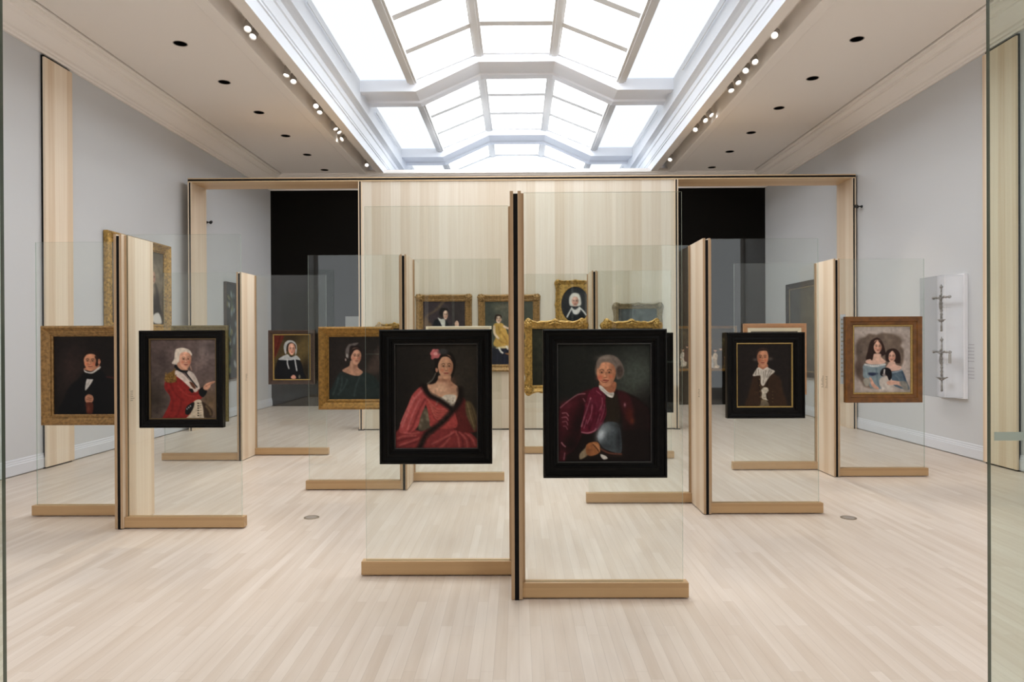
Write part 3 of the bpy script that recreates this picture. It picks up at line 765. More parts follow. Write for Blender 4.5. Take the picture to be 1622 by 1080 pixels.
def art_man_crimson():
    a = Art(42, 36, 875, 1047, 195, (36, 37, 33))
    a.glow(760, 330, 260, 260, (92, 100, 90), 0.85); a.glow(250, 150, 260, 200, (44,45,40), 0.6); a.glow(860, 560, 160, 160, (34,30,27), 0.8); a.glow(620,420,90,60,(66,72,62),0.6)
    a.poly([(330,430),(430,400),(560,430),(700,470),(800,530),(890,660),(890,1060),(30,1060),(40,600),(150,520)], (30,21,18), soft=10)
    a.poly([(340,428),(240,458),(150,513),(62,578),(44,760),(50,930),(110,990),(190,940),(250,830),(280,700),(320,560)], (82,26,35), soft=8)
    a.glow(225,720,70,150,(34,15,17),0.95,0.25); a.glow(150,900,90,90,(28,17,16),0.9); a.glow(270,600,40,90,(44,16,20),0.8); a.glow(60,830,40,120,(60,20,28),0.7); a.glow(120,560,60,40,(104,38,50),0.8); a.glow(95,690,34,80,(96,32,44),0.7)
    a.poly([(50,960),(110,960),(100,1060),(50,1060)], (76,26,34), soft=10)
    a.poly([(410,405),(330,435),(290,560),(265,680),(245,780),(280,808),(340,806),(395,775),(440,720),(480,640),(486,560),(470,480)], (106,28,48), soft=5)
    for k in range(22): a.glow(rng.randint(280,470), rng.randint(480,780), 12, 30, ((142,58,80),(76,16,32))[k % 2], 0.5, -0.4)
    for p, w_, al in (([(335,500),(310,580),(275,680),(252,745)],12,0.85),([(62,582),(140,520),(220,470),(285,462)],10,0.75),([(270,505),(285,530)],9,0.7),([(80,630),(115,628),(135,652)],9,0.8),([(76,668),(115,664),(132,690)],8,0.7),
                      ([(82,705),(115,702),(128,730)],8,0.7),([(90,742),(112,745),(125,770)],8,0.6),([(255,795),(310,802),(365,785),(382,765)],11,0.85),([(350,560),(340,640),(305,720)],9,0.6),([(440,500),(440,560),(410,610)],8,0.6),
                      ([(462,560),(455,620),(425,690)],8,0.5),([(72,885),(88,905),(105,918)],12,0.8),([(100,975),(92,1030)],10,0.7),([(390,440),(430,470)],8,0.5),([(420,640),(390,720)],7,0.5),([(300,690),(275,760)],7,0.6)):
        a.line(p, w_, (206,142,152), soft=5, alpha=al*0.8)
    for p in ([(330,520),(300,620),(270,720)],[(375,560),(360,680),(320,770)],[(420,540),(400,650),(370,740)],[(470,520),(470,600),(440,700)]):
        a.line(p, 12, (72,14,30), soft=9, alpha=0.6)
    a.poly([(545,430),(640,465),(760,510),(850,590),(880,700),(880,800),(760,780),(640,790),(620,690),(580,560)], (46,22,22), soft=10)
    a.poly([(585,440),(680,475),(715,570),(725,700),(690,720),(640,640),(600,540)], (72,26,31), soft=14)
    a.glow(800,700,90,160,(34,22,20),0.8)
    a.poly([(640,790),(760,780),(880,800),(890,1060),(610,1060),(615,900)], (30,20,18), soft=18)
    a.glow(685, 640, 34, 60, (98,38,26), 0.8); a.glow(645,560,10,18,(190,130,140),0.8); a.glow(710,700,20,26,(140,70,36),0.6)
    a.poly([(478,490),(560,460),(595,560),(600,680),(560,730),(470,720),(480,620)], (47,37,27), soft=6)
    a.poly([(462,715),(530,705),(590,730),(612,830),(612,970),(540,968),(450,930),(398,850),(420,770)], (80,88,92), soft=4)
    a.glow(430,810,38,62,(205,216,222),0.95,rot=0.45); a.glow(480,760,60,40,(128,138,142),0.7); a.glow(590,860,30,110,(44,48,52),0.8); a.glow(470,920,90,26,(56,62,66),0.7); a.glow(575,740,40,30,(52,56,58),0.7)
    a.line([(415,935),(500,975),(610,985)], 16, (120,70,52), alpha=0.9); a.line([(420,960),(500,1000),(612,1005)], 10, (44,30,24))
    a.poly([(425,985),(470,1000),(488,1022),(455,1032),(428,1010)], (200,196,186), soft=4)
    # hand on the hip
    a.poly([(235,985),(285,930),(300,905),(320,960),(300,1000),(240,1030)], (150,132,104), soft=6)
    a.poly([(296,910),(330,884),(385,878),(412,900),(418,950),(395,985),(330,1000),(295,975)], (168,106,62), soft=4)
    for k in range(4): a.line([(360+14*k,890+14*k),(392+7*k,905+16*k),(410,918+17*k)], 13, (196,134,86), soft=4, alpha=0.8); a.line([(355+14*k,903+14*k),(388+7*k,918+16*k),(408,930+16*k)], 6, (70,38,22), alpha=0.9)
    a.glow(310,960,26,40,(120,72,42),0.5)
    # neck and stock
    a.poly([(425,360),(560,360),(560,430),(520,470),(460,450),(420,405)], (176,112,80), soft=6)
    a.poly([(412,392),(440,398),(500,452),(545,452),(545,480),(530,498),(490,485),(450,450),(420,425)], (214,208,198), soft=4)
    a.glow(525,470,16,12,(160,150,140),0.8); a.line([(440,420),(480,455),(520,465)], 5, (150,140,130), alpha=0.7)
    # wig and head
    a.poly([(395,250),(390,190),(430,145),(500,125),(570,145),(620,200),(640,270),(620,320),(575,335),(560,250),(540,200),(450,190),(415,250)], (122,108,98), soft=6)
    a.ell(600,272,30,52,(84,70,62),0.4); a.ell(388,262,12,44,(108,94,82),0.35); a.glow(470,155,70,24,(156,142,130),0.7)
    a.face(478, 287, 90, 116, (216,150,112), turn=-0.25, shade=1, hair=(66,46,36), lips=(170,76,66), brow=1.2)
    a.glow(412,328,24,20,(206,100,80),0.6); a.line([(428,348),(462,366),(500,350)], 4, (110,50,42), alpha=0.8)
    a.poly([(398,240),(405,190),(450,165),(520,165),(560,200),(566,260),(545,215),(500,192),(440,195),(412,240)], (134,118,106), soft=6)
    return a.mottle(0.05, 4)

def art_officer():
    a = Art(150, 160, 750, 935, 125, (112, 95, 90))
    a.glow(220,300,110,300,(84,70,66),0.8); a.glow(680,260,120,140,(128,114,110),0.7); a.glow(200,760,120,200,(66,56,46),0.9); a.glow(700,800,120,160,(112,90,64),0.9); a.glow(480,240,60,60,(96,80,76),0.5)
    a.mottle(0.09, 14)
    a.poly([(285,560),(275,640),(325,720),(318,800),(255,930),(255,960),(490,960),(520,880),(560,800),(620,730),(610,650),(540,660),(460,560),(380,490),(320,520)], (150,38,33), soft=4)
    a.poly([(450,700),(560,660),(610,640),(650,700),(560,780),(470,790)], (158,42,36), soft=5)
    for p in ([(330,600),(380,700),(450,760)],[(310,660),(350,760),(340,860)],[(430,760),(420,840),(380,920)],[(500,700),(560,700),(620,680)]):
        a.line(p, 14, (112,24,24), soft=10, alpha=0.6)
    a.line([(400,620),(470,700),(540,720)], 12, (184,66,54), soft=8, alpha=0.6)
    a.poly([(520,880),(545,775),(615,765),(640,935),(640,960),(470,960)], (206,190,164), soft=4)
    for k in range(6):
        a.ell(585,790+24*k,8,7,(60,52,44),0.3); a.line([(590,792+24*k),(615,786+24*k)], 4, (120,104,84))
    a.poly([(465,860),(490,810),(548,778),(540,840),(500,900),(470,895)], (24,25,26), soft=4)
    for k in range(3): a.ell(482+16*k,845-14*k,7,8,(150,150,150),0.3)
    a.poly([(620,780),(660,800),(720,870),(700,930),(640,920),(640,850)], (62,48,36), soft=8); a.line([(660,820),(690,860),(700,900)], 18, (132,108,72), soft=8, alpha=0.8)
    # lapels, frill
    a.poly([(360,495),(385,465),(430,480),(500,555),(575,640),(585,660),(555,680),(505,630),(440,565)], (220,202,188), soft=4)
    a.poly([(490,470),(540,490),(580,560),(602,640),(575,650),(530,590),(495,530)], (206,192,180), soft=4)
    a.line([(470,485),(520,555),(575,630)], 12, (36,34,34)); a.poly([(505,580),(540,590),(565,640),(540,640)], (112,66,46), soft=5)
    a.poly([(500,650),(530,645),(545,675),(525,685)], (24,24,24), soft=4)
    a.poly([(368,415),(385,410),(430,455),(490,455),(485,482),(430,482),(372,440)], (24,27,28), soft=4)
    a.poly([(275,540),(300,500),(350,470),(375,440),(372,500),(390,550),(360,585),(290,580)], (132,98,42), soft=6)
    for k in range(30): a.glow(rng.randint(280,385), rng.randint(490,582), 6, 7, ((178,140,66),(88,62,28))[k % 2], 0.7)
    a.poly([(595,655),(635,630),(668,675),(640,725),(612,722),(592,690)], (24,27,27), soft=4)
    a.poly([(632,640),(650,605),(690,582),(748,570),(742,582),(706,606),(700,625),(678,652),(652,660)], (212,156,126), soft=4); a.line([(660,622),(700,598),(735,580)], 5, (150,96,74), alpha=0.7)
    # head, powdered wig
    a.poly([(372,290),(385,255),(440,240),(500,258),(530,300),(520,320),(480,290),(440,300),(415,330),(405,400),(345,395),(365,350)], (222,208,190), soft=5)
    a.poly([(405,380),(480,440),(490,462),(430,458),(395,420)], (200,146,116), soft=5)
    a.face(468, 358, 58, 96, (226,168,138), turn=0.4, shade=1, hair=(140,116,98), lips=(180,90,80))
    a.poly([(385,300),(400,262),(450,246),(505,268),(526,310),(490,285),(445,285),(415,310),(408,370),(388,385)], (226,212,194), soft=5)
    a.line([(515,420),(525,460)], 12, (206,160,140), alpha=0.6)
    return a.mottle(0.05, 4)

def art_man_dark():
    a = Art(172, 168, 816, 908, 120, (34, 27, 24))
    a.glow(330,470,130,240,(64,47,42),0.8)
    a.poly([(450,505),(395,565),(315,640),(270,740),(245,920),(830,920),(800,650),(670,570),(570,490)], (17,17,20), soft=10)
    a.line([(640,555),(720,565)], 14, (92,40,34), soft=6, alpha=0.8)
    a.poly([(465,572),(518,570),(505,610),(462,672),(447,672)], (206,202,196), soft=4); a.line([(490,585),(468,640)], 4, (160,156,150))
    a.poly([(430,390),(425,345),(460,300),(530,295),(580,340),(588,420),(560,450),(550,390),(530,340),(470,335),(445,380)], (38,26,20), soft=5)
    a.poly([(445,470),(565,430),(570,470),(510,495),(455,490)], (196,130,98), soft=4)
    a.face(500, 408, 64, 92, (222,154,116), turn=-0.35, shade=1, hair=(40,28,22), lips=(170,84,70), brow=1.3)
    a.poly([(535,360),(570,370),(575,420),(555,455),(540,440),(548,400)], (48,30,22), soft=5); a.ell(574,408,11,26,(204,136,104))
    a.poly([(440,372),(450,325),(500,310),(560,330),(560,380),(530,340),(470,340)], (40,28,22), soft=5)
    a.poly([(438,480),(458,500),(510,506),(578,455),(580,475),(515,522),(450,512)], (214,208,200), soft=4)
    a.poly([(440,512),(510,524),(575,485),(600,530),(540,572),(470,572),(440,545)], (14,14,16), soft=5)
    a.poly([(450,740),(480,718),(515,735),(520,775),(495,803),(460,800),(446,775)], (196,136,106), soft=4)
    a.line([(470,750),(505,760)], 4, (130,84,62)); a.line([(465,768),(503,778)], 4, (130,84,62))
    a.poly([(455,800),(512,800),(520,860),(505,905),(465,905),(455,850)], (92,42,28), soft=6); a.glow(475,850,14,30,(140,72,50),0.6)
    return a.mottle(0.06, 4)

def art_lady_bonnet():
    a = Art(125, 150, 555, 660, 72, (88, 74, 44))
    a.glow(480,300,110,150,(116,98,56),0.8); a.glow(520,560,90,120,(40,34,24),0.9); a.glow(330,180,110,50,(50,40,28),0.7)
    a.poly([(110,140),(240,150),(205,250),(150,380),(110,420)], (112,44,32), soft=8); a.line([(200,160),(165,280),(130,380)], 12, (70,24,20), soft=8, alpha=0.7)
    a.poly([(165,440),(270,390),(400,410),(455,480),(480,580),(490,670),(150,670)], (25,27,33), soft=6)
    a.poly([(250,350),(242,270),(280,215),(350,212),(395,260),(398,340),(380,380),(375,300),(320,240),(280,290),(270,365)], (182,184,182), soft=5)
    a.poly([(272,330),(285,255),(335,232),(382,262),(386,310),(345,255),(305,270),(290,330)], (40,29,25), soft=5)
    a.face(337, 312, 44, 68, (228,174,148), turn=0.25, shade=1, hair=(52,36,30), lips=(176,88,80))
    a.poly([(176,432),(215,400),(265,378),(290,372),(330,405),(385,385),(415,400),(440,438),(380,432),(330,440),(250,440)], (184,188,188), soft=5)
    a.line([(285,430),(285,480),(302,535)], 16, (196,198,198), soft=5); a.line([(375,425),(385,490),(398,560)], 16, (192,196,196), soft=5)
    a.poly([(325,640),(350,612),(378,620),(388,650),(355,662)], (220,158,136), soft=5); a.ell(430,632,12,22,(120,118,100),0.4)
    return a.mottle(0.05, 4)

def art_lady_green():
    a = Art(755, 165, 1375, 885, 98, (46, 39, 35))
    a.poly([(1180,560),(1380,240),(1400,560)], (82,66,58), soft=30); a.glow(1290,700,90,120,(58,54,50),0.7)
    a.poly([(880,575),(960,600),(1060,620),(1135,570),(1250,610),(1330,700),(1390,900),(750,900),(790,740)], (42,54,52), soft=8)
    for p in ([(860,640),(840,720),(800,830)],[(960,660),(930,740),(860,830)],[(1100,640),(1060,740),(1040,850)],[(900,620),(900,700),(880,780)]):
        a.line(p, 14, (76,92,92), soft=10, alpha=0.6)
    a.poly([(905,552),(985,500),(1005,440),(1075,450),(1085,520),(1140,570),(1100,612),(1040,612),(970,590)], (190,144,116), soft=5); a.glow(1060,505,30,40,(140,96,76),0.6)
    a.poly([(970,400),(965,320),(1010,265),(1080,265),(1130,310),(1120,350),(1085,310),(1040,310),(1010,350),(1005,420)], (42,30,27), soft=6)
    a.poly([(950,400),(945,320),(975,260),(1010,245),(1090,235),(1060,265),(1000,275),(985,340),(980,410)], (108,100,96), soft=6); a.ell(962,382,12,22,(170,164,156),0.4); a.ell(945,430,9,16,(160,140,130),0.4)
    a.face(1062, 392, 62, 96, (206,156,128), turn=0.5, shade=1, hair=(50,36,30), lips=(170,92,82))
    a.poly([(1000,400),(1005,330),(1045,300),(1095,300),(1125,345),(1085,315),(1045,325),(1018,365)], (44,31,27), soft=5)
    return a.mottle(0.06, 4)

def art_man_brown():
    a = Art(212, 276, 742, 918, 100, (40, 32, 28))
    a.poly([(380,590),(350,680),(320,800),(310,930),(680,930),(660,760),(640,640),(570,585),(470,560)], (66,45,29), soft=10)
    for p in ([(420,640),(430,760),(440,880)],[(520,640),(500,760),(520,900)]): a.line(p, 8, (30,20,14), soft=5, alpha=0.8)
    a.poly([(445,700),(480,690),(470,900),(440,900)], (78,58,38), soft=6)
    for k in range(4): a.ell(430+3*k,640+62*k,7,8,(112,88,56),0.4); a.ell(560,770+35*k,6,6,(100,78,50),0.4)
    a.poly([(365,605),(395,545),(420,515),(455,545),(500,515),(545,535),(582,560),(535,605),(500,660),(470,708),(445,690),(440,610),(430,600)], (204,196,182), soft=4)
    for p in ([(470,560),(468,680)],[(495,545),(480,640)],[(530,545),(500,620)],[(550,560),(515,620)],[(400,550),(390,595)],[(420,540),(425,590)]): a.line(p, 7, (122,112,100), soft=3, alpha=0.8)
    a.ell(392,436,24,15,(96,86,80),0.8,alpha=0.8); a.ell(541,430,22,15,(96,86,80),0.8,alpha=0.8)
    a.poly([(425,480),(505,480),(510,530),(460,550),(420,525)], (184,122,90), soft=5); a.line([(425,525),(465,545),(508,522)], 16, (214,206,194), soft=4)
    a.face(463, 418, 58, 96, (208,146,110), turn=0.0, shade=-1, hair=(56,40,30), lips=(168,84,66), brow=1.2)
    a.poly([(402,400),(405,345),(440,320),(500,322),(522,350),(524,400),(505,350),(460,345),(425,355)], (58,42,34), soft=5)
    a.poly([(455,790),(450,750),(475,725),(510,730),(518,760),(495,790),(500,840),(515,860),(470,850),(450,830)], (198,188,168), soft=4)
    for k in range(10): a.glow(rng.randint(455,512), rng.randint(740,850), 7, 7, ((150,138,118),(224,216,200))[k % 2], 0.6)
    a.poly([(440,900),(450,860),(480,850),(515,880),(520,920),(430,920)], (120,106,84), soft=5)
    return a.mottle(0.06, 4)

def art_girls():
    a = Art(160, 150, 815, 920, 112, (190, 176, 166))
    a.glow(480,180,260,60,(206,194,184),0.8)
    a.poly([(195,340),(215,300),(290,270),(340,235),(420,245),(500,222),(570,235),(640,250),(690,280),(715,330),(705,380),(735,420),(740,520),(720,600),(640,700),(420,850),(300,860),(240,790),(190,700),(175,600),(200,520),(180,440)], (128,110,96), soft=14)
    a.glow(220,420,50,120,(104,90,80),0.8); a.glow(215,650,50,100,(92,74,66),0.9); a.glow(640,300,90,60,(120,102,88),0.8); a.glow(560,300,60,60,(150,132,116),0.6); a.mottle(0.04, 8)
    # left girl
    a.poly([(395,290),(350,330),(320,440),(300,530),(360,545),(520,480),(525,440),(490,330),(440,280)], (62,42,36), soft=6)
    a.poly([(270,600),(330,585),(430,590),(520,600),(520,700),(500,800),(470,880),(350,860),(330,780),(270,740),(265,660)], (136,154,160), soft=5)
    a.poly([(300,570),(310,540),(370,520),(395,470),(470,470),(480,510),(530,560),(480,590),(360,592)], (228,186,164), soft=5)
    a.line([(290,595),(400,612),(520,592)], 22, (214,216,214), soft=6)
    for k in range(10): a.glow(290+24*k, 602+6*math.sin(k), 7, 8, (150,160,168), 0.6)
    a.poly([(330,690),(400,690),(440,700),(380,725),(335,715)], (52,62,92), soft=8); a.line([(420,640),(430,760),(450,860)], 14, (104,126,138), soft=8, alpha=0.7); a.line([(300,650),(310,720),(340,760)], 10, (160,184,198), soft=6, alpha=0.7)
    a.poly([(340,750),(365,755),(400,820),(450,870),(430,885),(370,850)], (222,170,146), soft=5); a.poly([(270,770),(320,750),(350,780),(330,840),(290,840)], (170,164,150), soft=8)
    a.face(436, 385, 50, 78, (230,180,154), turn=0.3, shade=1, hair=(70,46,38), lips=(190,96,88))
    a.poly([(375,540),(350,520),(355,420),(385,350),(430,310),(390,380),(390,460)], (64,43,37), soft=6); a.poly([(440,305),(490,340),(520,420),(505,480),(480,460),(490,390)], (64,43,37), soft=6)
    # right girl
    a.poly([(590,410),(540,440),(525,510),(550,560),(680,580),(700,560),(695,470),(650,415)], (58,40,34), soft=6)
    a.poly([(590,690),(650,660),(720,660),(770,780),(800,890),(640,850),(600,780)], (94,114,128), soft=5)
    a.poly([(530,640),(555,590),(580,560),(635,560),(650,595),(710,620),(690,660),(610,670),(560,665)], (226,184,164), soft=5); a.line([(600,690),(660,680),(715,660)], 10, (186,196,204), soft=5, alpha=0.8); a.line([(720,680),(760,790),(780,880)], 12, (56,74,100), soft=8, alpha=0.8); a.line([(640,720),(680,760),(690,800)], 12, (128,146,158), soft=8, alpha=0.6)
    a.face(600, 502, 46, 66, (230,182,158), turn=-0.1, shade=1, hair=(66,44,36), lips=(188,98,90))
    a.poly([(548,560),(535,500),(560,440),(610,425),(570,470),(562,530)], (60,41,35), soft=5); a.poly([(610,422),(660,440),(695,500),(690,575),(655,565),(650,490)], (60,41,35), soft=5)
    # dog
    a.poly([(470,750),(560,730),(610,800),(600,880),(560,900),(490,880),(455,820)], (204,194,184), soft=6)
    a.poly([(465,690),(490,645),(540,630),(590,660),(600,740),(570,780),(540,720),(500,730),(470,720)], (33,29,33), soft=5); a.line([(515,655),(512,690),(510,720)], 16, (228,222,216), soft=5); a.ell(508,715,18,16,(150,140,136),0.4)
    a.line([(590,790),(560,820)], 20, (120,92,80), soft=8, alpha=0.6)
    a.poly([(540,800),(600,780),(720,800),(760,830),(740,860),(650,830),(570,835)], (224,176,154), soft=5); a.poly([(690,800),(770,800),(790,890),(740,890)], (148,144,134), soft=10)
    a.line([(500,860),(495,895)], 16, (214,206,196), soft=5); a.line([(570,850),(575,890)], 16, (206,198,188), soft=5)
    return a.mottle(0.04, 4)

def art_lady_writing():
    a = Art(190, 280, 1250, 1500, 78, (74, 63, 66))
    a.poly([(300,640),(560,480),(740,280),(680,280),(480,480),(230,640),(200,900),(420,860)], (126,102,80), soft=30); a.glow(1050,500,200,300,(62,54,52),0.8)
    a.poly([(440,830),(560,690),(760,720),(860,900),(900,1200),(900,1500),(380,1500)], (36,38,44), soft=14)
    a.poly([(560,660),(640,690),(740,700),(740,880),(690,900),(640,800)], (206,204,194), soft=10)
    a.ell(690,540,95,110,(40,33,33),0.15)
    a.face(755, 595, 64, 105, (232,196,172), turn=0.3, shade=1, hair=(50,36,32), lips=(190,90,84))
    a.poly([(640,640),(620,520),(690,430),(800,450),(840,520),(760,480),(700,540),(690,640)], (40,32,32), soft=8)
    a.poly([(560,1250),(1250,1150),(1250,1500),(480,1500)], (96,60,46), soft=12); a.poly([(760,1080),(1120,1040),(1160,1130),(800,1190)], (206,200,186), soft=8)
    a.poly([(1000,760),(1050,730),(1090,790),(1080,900),(1030,960),(990,850)], (226,186,160), soft=8); a.line([(860,1000),(960,960),(1040,900)], 60, (40,40,46), soft=12)
    return a.mottle(0.06, 3)

def art_girl_yellow():
    a = Art(140, 140, 720, 895, 76, (92, 94, 82))
    a.glow(200,250,60,160,(64,70,64),0.7); a.glow(330,210,120,50,(116,110,90),0.7); a.glow(560,420,140,220,(70,74,60),0.8); a.glow(420,300,80,120,(104,102,86),0.6)
    a.poly([(230,690),(740,690),(740,900),(130,900),(130,700)], (40,42,56), soft=12); 
    for k in range(6): a.line([(200+90*k,720),(190+92*k,890)], 10, (66,66,84), soft=8, alpha=0.6)
    a.poly([(250,410),(330,395),(380,440),(420,540),(480,620),(450,690),(300,690),(240,650),(270,560),(240,480)], (210,168,84), soft=6)
    for p in ([(330,500),(380,580),(430,650)],[(290,580),(330,620),(400,650)],[(300,440),(320,520)]): a.line(p, 14, (168,124,52), soft=9, alpha=0.7)
    a.line([(250,440),(255,520),(300,580)], 26, (232,204,172), soft=6); a.line([(370,440),(420,462),(470,470)], 24, (230,202,172), soft=6)
    a.poly([(280,690),(470,660),(470,690),(300,705)], (216,196,150), soft=6); a.line([(310,700),(330,740),(350,755)], 22, (230,224,214), soft=5); a.line([(400,680),(415,710)], 20, (226,218,206), soft=5)
    a.poly([(380,760),(560,770),(620,830),(480,800)], (170,120,76), soft=6)
    a.face(303, 350, 36, 52, (232,202,176), turn=0.1, shade=1, hair=(56,40,32), lips=(180,96,86)); a.poly([(258,360),(262,310),(300,292),(340,310),(340,345),(318,318),(285,322),(272,370)], (58,42,34), soft=5)
    return a.mottle(0.06, 3)

def art_oval_bonnet():
    a = Art(350, 112, 590, 400, 60, (48, 49, 54))
    a.glow(540,240,60,120,(64,66,70),0.7)
    a.poly([(400,400),(412,330),(440,300),(500,300),(535,330),(560,400)], (30,36,42), soft=6)
    a.poly([(425,250),(425,205),(445,178),(470,172),(500,185),(512,225),(505,262),(440,265)], (222,216,206), soft=5)
    a.face(467, 232, 26, 34, (226,178,158), turn=0.2, shade=1, hair=(120,100,90), lips=(190,100,96)); a.poly([(432,240),(436,200),(468,184),(502,205),(500,230),(490,204),(466,196),(444,212)], (226,220,210), soft=4)
    a.poly([(440,275),(468,290),(500,272),(505,300),(485,322),(455,318)], (224,220,214), soft=5); a.line([(442,280),(425,310),(408,340)], 11, (220,218,212), soft=4); a.line([(500,275),(528,300),(548,325)], 11, (220,218,212), soft=4)
    return a.mottle(0.05, 4)

def art_plain(base, glows=(), nx=60, ratio=1.25):
    a = Art(0, 0, 100, 100*ratio, nx, base)
    for g in glows: a.glow(*g)
    return a.mottle(0.10, 6).mottle(0.05, 3)
def art_grey_room():
    a = art_plain((92, 98, 100), [(20,40,30,60,(104,108,110),0.7),(80,80,30,50,(80,86,88),0.7)], 60, 1.35)
    a.poly([(30,48),(36,38),(46,32),(58,36),(66,44),(80,60),(80,140),(20,140),(22,70)], (58,60,60), soft=4); a.face(46, 62, 12, 18, (206,166,146), 0.1, 1); a.poly([(32,66),(34,42),(46,36),(60,44),(60,64),(54,48),(40,48)], (60,52,46), soft=2); a.glow(40,40,8,4,(212,208,196),0.9)
    return a
def art_dark_figure():
    a = art_plain((44, 44, 34), [(22,30,25,30,(64,66,50),0.8),(20,70,20,40,(54,54,42),0.8)], 66, 1.15)
    a.poly([(35,115),(38,70),(48,50),(60,48),(72,60),(80,115)], (22,20,20), soft=3); a.face(54, 36, 9, 14, (200,150,122), 0.1, 1); a.poly([(43,40),(45,22),(55,18),(65,26),(65,42),(60,26),(48,28)], (40,30,26), soft=2); a.glow(54,52,8,4,(190,186,176),0.8)
    return a
def art_seated(base, coat):
    a = art_plain(base, [(75,30,30,30,tuple(int(c*1.4) for c in base),0.7)], 60, 1.2)
    a.poly([(20,120),(26,78),(42,64),(60,64),(76,80),(84,120)], coat, soft=2); a.face(50, 44, 12, 18, (206,156,128), 0.15, 1); a.poly([(37,46),(38,28),(50,22),(64,30),(64,46),(58,32),(44,32)], (56,42,36), soft=2); a.glow(50,66,9,5,(206,202,194),0.8)
    return a
def art_big_landscape():
    a = art_plain((96, 86, 68), [(50,30,60,30,(176,166,142),0.9),(50,112,70,30,(70,58,46),0.9)], 90, 1.0)
    a.poly([(60,96),(64,60),(74,42),(86,46),(92,70),(94,98)], (56,48,40), soft=2); a.face(78, 36, 6, 9, (206,166,140), 0.2, 1); a.glow(78,52,6,10,(190,176,150),0.8); a.glow(30,70,18,22,(120,108,80),0.8)
    a.poly([(78,88),(90,84),(96,98),(80,98)], (216,212,204), soft=1)
    return a
def art_flowers():
    a = art_plain((50, 53, 54), [(50,110,60,30,(40,42,40),0.8)], 70, 1.5)
    for k in range(46):
        x, y = rng.randint(8,92), rng.randint(14,140); c = ((150,172,176),(196,206,204),(110,132,138),(150,146,84),(84,104,70))[k % 5]
        a.ell(x, y, rng.randint(3,9), rng.randint(3,9), c, 0.5, rng.rand()*3, 0.75)
    return a
def art_night():
    return art_plain((74, 78, 76), [(70,30,40,40,(104,102,82),0.7),(20,90,30,60,(58,62,62),0.8),(55,75,20,20,(92,92,80),0.6)], 60, 1.0)
def art_group():
    """a dark gathering of figures in a garden"""
    a = Art(0, 0, 160, 100, 150, (70, 58, 40))
    for k in range(60): a.glow(rng.randint(0,160), rng.randint(0,60), rng.randint(3,9), rng.randint(3,8), ((96,84,52),(44,38,28),(120,108,74))[k % 3], 0.6)
    a.poly([(0,80),(160,74),(160,110),(0,110)], (92,76,52), soft=6)
    for x, y, s_, c in ((46,58,1.0,(216,204,186)),(56,50,0.9,(96,60,44)),(34,62,0.9,(52,44,40)),(118,60,1.1,(214,190,160)),(106,62,1.0,(206,198,186)),(130,56,1.0,(70,56,44)),(20,62,0.9,(112,92,64)),(84,60,1.0,(60,60,70)),(145,62,1.0,(120,96,66))):
        a.poly([(x-7*s_,y+34*s_),(x-6*s_,y+10*s_),(x,y),(x+6*s_,y+10*s_),(x+8*s_,y+34*s_)], c, soft=1.2); a.ell(x, y-5*s_, 3.2*s_, 4*s_, (206,160,130), 0.3); a.ell(x, y-8*s_, 3.4*s_, 2.4*s_, (56,42,32), 0.3)
        a.line([(x-4*s_,y+10*s_),(x+9*s_,y+16*s_)], 2.2*s_, c); a.glow(x+9*s_, y+16*s_, 1.8, 1.8, (206,160,130), 0.8)
    return a.mottle(0.1, 4)

# ------------------------------------------------------------------ frames
def frame_rings(w, h, prof, n=1, wave=None, jit=0.0):
    """mitred frame; prof = (inset, forward). n segments per side; wave(s) pushes the outline outwards."""
    mb = MB(); rows = []
    for (ins, fw_) in prof:
        hw, hh = w/2-ins, h/2-ins; row = []
        cs = [(-hw, -hh), (hw, -hh), (hw, hh), (-hw, hh)]
        for k in range(4):
            a, b2 = cs[k], cs[(k+1) % 4]
            nrm = ((0,-1),(1,0),(0,1),(-1,0))[k]
            for q in range(n):
                t = q/n; x = a[0]+(b2[0]-a[0])*t; z = a[1]+(b2[1]-a[1])*t
                o = 0.0
                if wave is not None:
                    fall = max(0.0, 1-ins/wave[1]); o = wave[0](2*t-1)*fall
                    if q == 0: o = 0
                x += nrm[0]*o; z += nrm[1]*o
                jj = (rng.rand()-0.5)*jit if (fw_ > 0.012 and q) else 0
                row.append((x, -(fw_+jj), z))
        rows.append(row)
    m = 4*n; base = 0
    for row in rows: mb.v += row
    for r in range(len(rows)-1):
        for i in range(m):
            j = (i+1) % m
            mb.f.append((r*m+i, r*m+j, (r+1)*m+j, (r+1)*m+i)); mb.mi.append(0)
    return mb
def roc(a):
    def f(s):
        v = 0.75*math.exp(-(s/0.13)**2) + 0.9*math.exp(-((abs(s)-0.88)/0.13)**2) + 0.16*(0.5+0.5*math.cos(9*math.pi*s)) - 0.2*math.exp(-((abs(s)-0.62)/0.1)**2)
        return a*v
    return f
STY = {
 'black':  dict(prof=lambda f: [(0,0),(0,f*0.55),(f*0.06,f*0.62),(f*0.16,f*0.62),(f*0.20,f*0.5),(f*0.42,f*0.46),(f*0.48,f*0.40),(f*0.66,f*0.42),(f*0.70,f*0.36),(f*0.80,f*0.34),(f*0.84,f*0.26),(f*1.0,f*0.22),(f*1.0,f*0.1)], m='M_BFRAME'),
 'flat':   dict(prof=lambda f: [(0,0),(0,f*0.8),(f*0.1,f*0.9),(f*0.55,f*0.8),(f*0.62,f*0.6),(f*0.9,f*0.5),(f*1.0,f*0.35),(f*1.0,f*0.15)], m='M_BROWNF'),
 'gilt':   dict(prof=lambda f: [(0,0),(0,f*0.45),(f*0.08,f*0.6),(f*0.2,f*0.66),(f*0.3,f*0.55),(f*0.5,f*0.38),(f*0.7,f*0.3),(f*0.76,f*0.38),(f*0.84,f*0.38),(f*0.9,f*0.25),(f*1.0,f*0.2),(f*1.0,f*0.08)], m='M_GOLD'),
}
